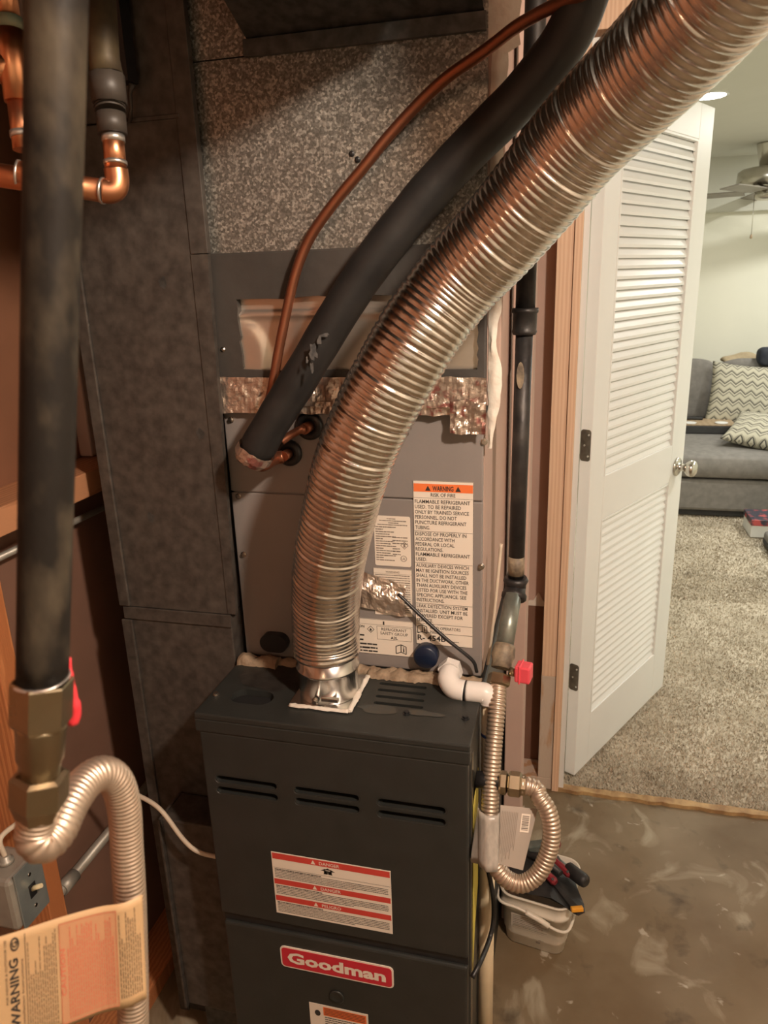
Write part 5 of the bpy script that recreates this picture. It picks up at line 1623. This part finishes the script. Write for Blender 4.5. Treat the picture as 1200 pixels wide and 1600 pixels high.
bm = B(); tube(bm, smooth_path(spline([Vector((-0.835, 0.765, 0.712)), Vector((-0.838, 0.768, 0.745)), pX(45, 1275, -0.835), pX(80, 1250, -0.83), pY(125, 1228, 1.03), pY(165, 1222, 1.01), pY(212, 1241, 1.0), pY(250, 1264, 0.99), pY(285, 1310, 0.985), pY(312, 1332, 0.985), Vector((FX0 + 0.0015, 0.99, pY(330, 1340, 0.985).z))], 10), 4), 0.0042, 10)
tag(obj('switch_cable', bm, M_CABLE), 'cream electrical cable drooping from the switch box to the furnace', 'cable')
a, b_ = pX(105, 1380, -0.915), pX(175, 1290, -0.915)
cd = thing('conduit', 'grey steel conduit running level along the dark left wall', 'conduit', (-0.915, 0.94, 0.44))
bm = B(); tube(bm, [Vector((-0.915, 0.905, a.z)), Vector((-0.915, 1.60, a.z + 0.01))], 0.0105, 16); obj('tube', bm, M_BOXMETAL, cd)
bm = B(); tube(bm, [Vector((-0.915, 0.945, a.z)), Vector((-0.915, 0.985, a.z))], 0.0135, 16); obj('connector', bm, M_BOXMETAL, cd)
a = pX(0, 870, -0.935)
bm = B(); tube(bm, [Vector((-0.935, 0.906, a.z)), Vector((-0.935, 1.62, a.z - 0.006))], 0.0065, 12)
tag(obj('thin_conduit', bm, M_BOXMETAL), 'thin grey tube running just below the wooden fire block', 'conduit')

# ================================================================== THE CARPETED ROOM
def cushion(bm, w_, d_, h_, mtx, nx=20, ny=16, puff=0.5, sag=0.0, wr=0.0, seed=0):
    """pillow-like block: rounded superellipsoid"""
    rings = []
    n = 40
    lat = 16
    for j in range(lat + 1):
        t = -math.pi / 2 + math.pi * j / lat
        ring = []
        for k in range(n):
            a = 2 * math.pi * k / n
            def se(c, e): return math.copysign(abs(c) ** e, c)
            x = se(math.cos(t), puff) * se(math.cos(a), 0.35) * w_ / 2
            y = se(math.cos(t), puff) * se(math.sin(a), 0.35) * d_ / 2
            z = se(math.sin(t), puff) * h_ / 2
            if wr:
                z += wr * mnoise.noise(Vector((x * 6, y * 6, z * 9 + seed))); y += wr * mnoise.noise(Vector((x * 7, z * 11, seed + 4)))
            ring.append(bm.verts.new(mtx @ Vector((x, y, z))))
        rings.append(ring)
    for j in range(lat):
        for k in range(n):
            f = bm.faces.new((rings[j][k], rings[j][(k + 1) % n], rings[j + 1][(k + 1) % n], rings[j + 1][k])); f.smooth = True
    bmesh.ops.remove_doubles(bm, verts=bm.verts, dist=1e-5)
T = Matrix.Translation
so = thing('sectional_sofa', 'grey fabric sectional sofa with chaise along the cream wall', 'sofa', (1.0, 5.5, 0.004))
SX0, SX1 = 0.30, 2.30
bm = B(); box(bm, SX0 + 0.02, SX1 - 0.02, 4.97, 6.55, 0.018, 0.055); obj('plinth', bm, M_DARKLEG, so)
bm = B(); box(bm, SX0, SX1, 4.94, 5.90, 0.055, 0.262, 0.02); obj('chaise_base', bm, M_SOFA, so)
bm = B(); cushion(bm, SX1 - SX0, 1.02, 0.165, T(((SX0 + SX1) / 2, 5.43, 0.345)), puff=0.28); obj('seat_cushion', bm, M_SOFA, so)
bm = B(); box(bm, SX0, SX1, 6.25, 6.55, 0.055, 0.72, 0.03); obj('back_frame', bm, M_SOFA, so)
bm = B(); box(bm, SX0, SX1, 5.90, 6.25, 0.055, 0.30, 0.01); obj('rear_base', bm, M_SOFA, so)
bm = B(); cushion(bm, SX1 - SX0, 0.36, 0.15, T(((SX0 + SX1) / 2, 6.08, 0.375)), puff=0.3); obj('seat_cushion', bm, M_SOFA, so)
for xc, wd, tilt in ((0.70, 0.62, -8), (1.34, 0.64, -8), (1.97, 0.62, -8)):
    bm = B(); cushion(bm, wd, 0.20, 0.46, T((xc, 6.13, 0.665)) @ Matrix.Rotation(math.radians(tilt), 4, 'X'), puff=0.35, wr=0.014, seed=xc); obj('back_cushion', bm, M_SOFA, so)
for i_ in (SX0 + 0.08, 0.95, SX1 - 0.08):
    bm = B(); box(bm, i_ - 0.03, i_ + 0.03, 4.985, 5.045, 0.0045, 0.0175, 0.002); obj('foot', bm, M_DARKLEG, so)

def pillow(name, label, mtx, w_, th):
    me_b = B()
    n = 26
    for side in (1, -1):
        g = []
        for j in range(n + 1):
            row = []
            for i in range(n + 1):
                a, b_ = i / n * 2 - 1, j / n * 2 - 1
                k = (1 - a * a) * (1 - b_ * b_)
                pinch = 1 - 0.07 * (1 - abs(a) ** 2) * abs(b_) ** 2 
                pinch2 = 1 - 0.07 * (1 - abs(b_) ** 2) * abs(a) ** 2
                row.append(me_b.verts.new(Vector((a * w_ / 2 * pinch2, b_ * w_ / 2 * pinch, side * th / 2 * max(k, 0) ** 0.45))))
            g.append(row)
        for j in range(n):
            for i in range(n):
                f = me_b.faces.new((g[j][i], g[j][i + 1], g[j + 1][i + 1], g[j + 1][i])); f.smooth = True
    bmesh.ops.remove_doubles(me_b, verts=me_b.verts, dist=1e-5)
    bmesh.ops.recalc_face_normals(me_b, faces=me_b.faces)
    me = bpy.data.meshes.new(name); me_b.to_mesh(me); me_b.free(); me.materials.append(M_CHEV)
    o = bpy.data.objects.new(name, me); COL.objects.link(o); o.matrix_world = mtx
    return tag(o, label, 'pillow', 'zigzag pillows on the sofa')
pc_ = pY(1162, 603, 5.90)
pillow('zigzag_pillow', 'zigzag patterned pillow propped upright against the sofa back', T((pc_.x, 5.90, 0.655)) @ Matrix.Rotation(math.radians(68), 4, 'X') @ Matrix.Rotation(math.radians(-6), 4, 'Z'), 0.47, 0.15)
pc_ = pZ(1204, 680, 0.52)
pillow('zigzag_pillow', 'zigzag patterned pillow lying flat on the chaise seat', T((pc_.x, 5.28, 0.515)) @ Matrix.Rotation(math.radians(16), 4, 'X') @ Matrix.Rotation(math.radians(-24), 4, 'Z'), 0.44, 0.15)
# tray with things on it
ty0 = pZ(1110, 678, 0.430).y
tr = thing('lap_tray', 'light wood lap tray with dark edge lying on the chaise', 'tray', (0.7, ty0 + 0.15, 0.43))
tx0, tx1 = 0.55, pZ(1150, 678, 0.430).x
bm = B(); box(bm, tx0, tx1, ty0, ty0 + 0.26, 0.429, 0.486, 0.006); obj('tray_body', bm, M_DARKLEG, tr)
bm = B(); box(bm, tx0 + 0.004, tx1 - 0.004, ty0 + 0.004, ty0 + 0.256, 0.4862, 0.494, 0.002); obj('tray_top', bm, M_TRAY, tr)
p = pZ(1085, 654, 0.50)
bm = B(); box(bm, p.x - 0.09, p.x + 0.055, p.y - 0.03, p.y + 0.02, 0.4945, 0.514, 0.006); rm = obj('remote_control', bm, M_BLACK)
tag(rm, 'black remote control resting on the wooden lap tray', 'remote')
for u in (1078, 1127):
    p = pZ(u, 661, 0.496)
    bm = B(); lathe_axis(bm, (p.x, p.y, 0.4945), (0, 0, 1), [(0, 0.040), (0.004, 0.044), (0.006, 0.044), (0.006, 0.036)], 24)
    tag(obj('coaster', bm, M_BOXW), 'round white coaster on the wooden lap tray', 'coaster', 'white coasters on the lap tray')
# throw and dark bundle on the sofa back
bm = B(); cushion(bm, 0.30, 0.24, 0.06, T((1.22, 6.28, 0.875)), puff=0.7, wr=0.05, seed=3); tag(obj('folded_throw', bm, M_THROW), 'tan throw folded over the top of the sofa back', 'throw')
p = pY(1196, 566, 6.1)
bm = B(); cushion(bm, 0.20, 0.15, 0.13, T((p.x + 0.03, 6.05, 0.915)), puff=0.6, wr=0.02, seed=8); tag(obj('dark_sweater', bm, mat('navy_knit', (0.02, 0.025, 0.04), 0.9, col2=(0.04, 0.045, 0.06), nscale=30, bump=0.3)), 'dark navy bundle of clothing on the sofa back above pillow', 'clothing')
# box and shoe on the carpet
p = pZ(1172, 838, 0.018)
bx = thing('board_game_box', 'white box with a colourful dark lid on the carpet', 'box', (p.x + 0.13, p.y + 0.1, 0.006))
bm = B(); box(bm, p.x, p.x + 0.30, p.y, p.y + 0.22, 0.012, 0.085, 0.003); obj('box_base', bm, M_BOXW, bx)
bm = B(); box(bm, p.x - 0.003, p.x + 0.303, p.y - 0.003, p.y + 0.223, 0.0855, 0.122, 0.003); obj('box_lid', bm, M_COLOURS, bx)
p = pZ(1206, 856, 0.02)
sh_ = thing('slipper', 'dark grey slipper on the carpet in front of the box', 'slipper', (p.x, p.y, 0.012))
bm = B(); cushion(bm, 0.11, 0.27, 0.045, T((p.x + 0.02, p.y - 0.02, 0.036)), puff=0.6); obj('sole', bm, M_DARKLEG, sh_)
bm = B(); cushion(bm, 0.10, 0.15, 0.07, T((p.x + 0.02, p.y + 0.03, 0.062)), puff=0.6, wr=0.004); obj('upper', bm, M_SOFA, sh_)

# recessed lights
for i, (x, y) in enumerate(DOWNLIGHTS):
    r_ = thing('recessed_light', ['glowing round recessed light seen beside the top of louvred door', 'glowing recessed light over the right end of the sofa room', 'glowing recessed light beside the wall right of the doorway', 'glowing recessed light over the sofa end'][i], 'ceiling light', (x, y, 2.335), 'recessed ceiling lights')
    bm = B(); lathe_axis(bm, (x, y, 2.350), (0, 0, -1), [(0, 0.092), (0.004, 0.092), (0.006, 0.084), (0.004, 0.078)], 32, caps=False); obj('trim_ring', bm, M_WHITE, r_)
    bm = B(); lathe_axis(bm, (x, y, 2.3495), (0, 0, -1), [(0, 0.078), (0.004, 0.078)], 32); obj('lens', bm, M_LENS, r_)
# ceiling fan
fy = 6.05
fp = pY(1204, 290, fy)
fn_ = thing('ceiling_fan', 'brushed nickel ceiling fan with pull chain near the cream wall', 'ceiling fan', (fp.x, fy, 2.0))
zz = lambda v: pY(1204, v, fy).z
bm = B(); lathe_axis(bm, (fp.x, fy, 2.349), (0, 0, -1), [(0, 0.115), (0.010, 0.113), (2.349 - zz(258), 0.085), (2.349 - zz(260), 0.03)], 32); obj('canopy', bm, M_NICKEL, fn_)
zt2 = zz(260)
bm = B(); lathe_axis(bm, (fp.x, fy, zt2), (0, 0, -1), [(0, 0.13), (0.012, 0.19), (0.030, 0.215), (zt2 - zz(286), 0.222), (zt2 - zz(291), 0.20), (zt2 - zz(294), 0.10)], 40); obj('motor_housing', bm, M_NICKEL, fn_)
zt3 = zz(294)
bm = B(); lathe_axis(bm, (fp.x, fy, zt3), (0, 0, -1), [(0, 0.085), (0.02, 0.098), (0.06, 0.098), (0.075, 0.07)], 28); obj('switch_housing', bm, M_NICKEL, fn_)
for k in range(5):
    a = math.radians(178 + 72 * k - 14)
    mtx = T((fp.x, fy, zz(299))) @ Matrix.Rotation(a, 4, 'Z') @ Matrix.Rotation(math.radians(9), 4, 'X')
    bm = B(); box(bm, 0.16, 0.62, -0.062, 0.062, -0.004, 0.004, 0.003, mtx); bl = obj('blade', bm, M_BLADE, fn_)
    bm = B(); box(bm, 0.08, 0.24, -0.016, 0.016, 0.005, 0.012, 0.003, mtx); obj('blade_iron', bm, M_HINGE, bl)
pc1, pc2 = pY(1179, 304, fy - 0.1), pY(1174, 366, fy - 0.1)
bm = B(); tube(bm, [pc1, pc2], 0.0022, 8); ch = obj('pull_chain', bm, M_NICKEL, fn_)
bm = B(); lathe_axis(bm, pc2, (0, 0, -1), [(0, 0.003), (0.008, 0.008), (0.024, 0.009), (0.030, 0.003)], 12); obj('chain_fob', bm, M_TRAY, ch)

# bare bulb and added warm fill lamp on the utility ceiling, both out of view
for i, p in enumerate((BULB, FILL_LAMP)):
    t_ = thing('lamp_holder', ('lit porcelain lamp holder between joists beside the flue pipe' if i == 0 else 'porcelain holder of the added dim fill lamp by the front wall'), 'lamp', (p.x, p.y, p.z - 0.05), 'porcelain ceiling lamps')
    bm = B(); lathe_axis(bm, (p.x, p.y, 2.4195), (0, 0, -1), [(0, 0.055), (0.02, 0.055), (0.04, 0.03), (2.4195 - p.z - 0.055, 0.026)], 24); obj('holder', bm, M_PORC, t_)
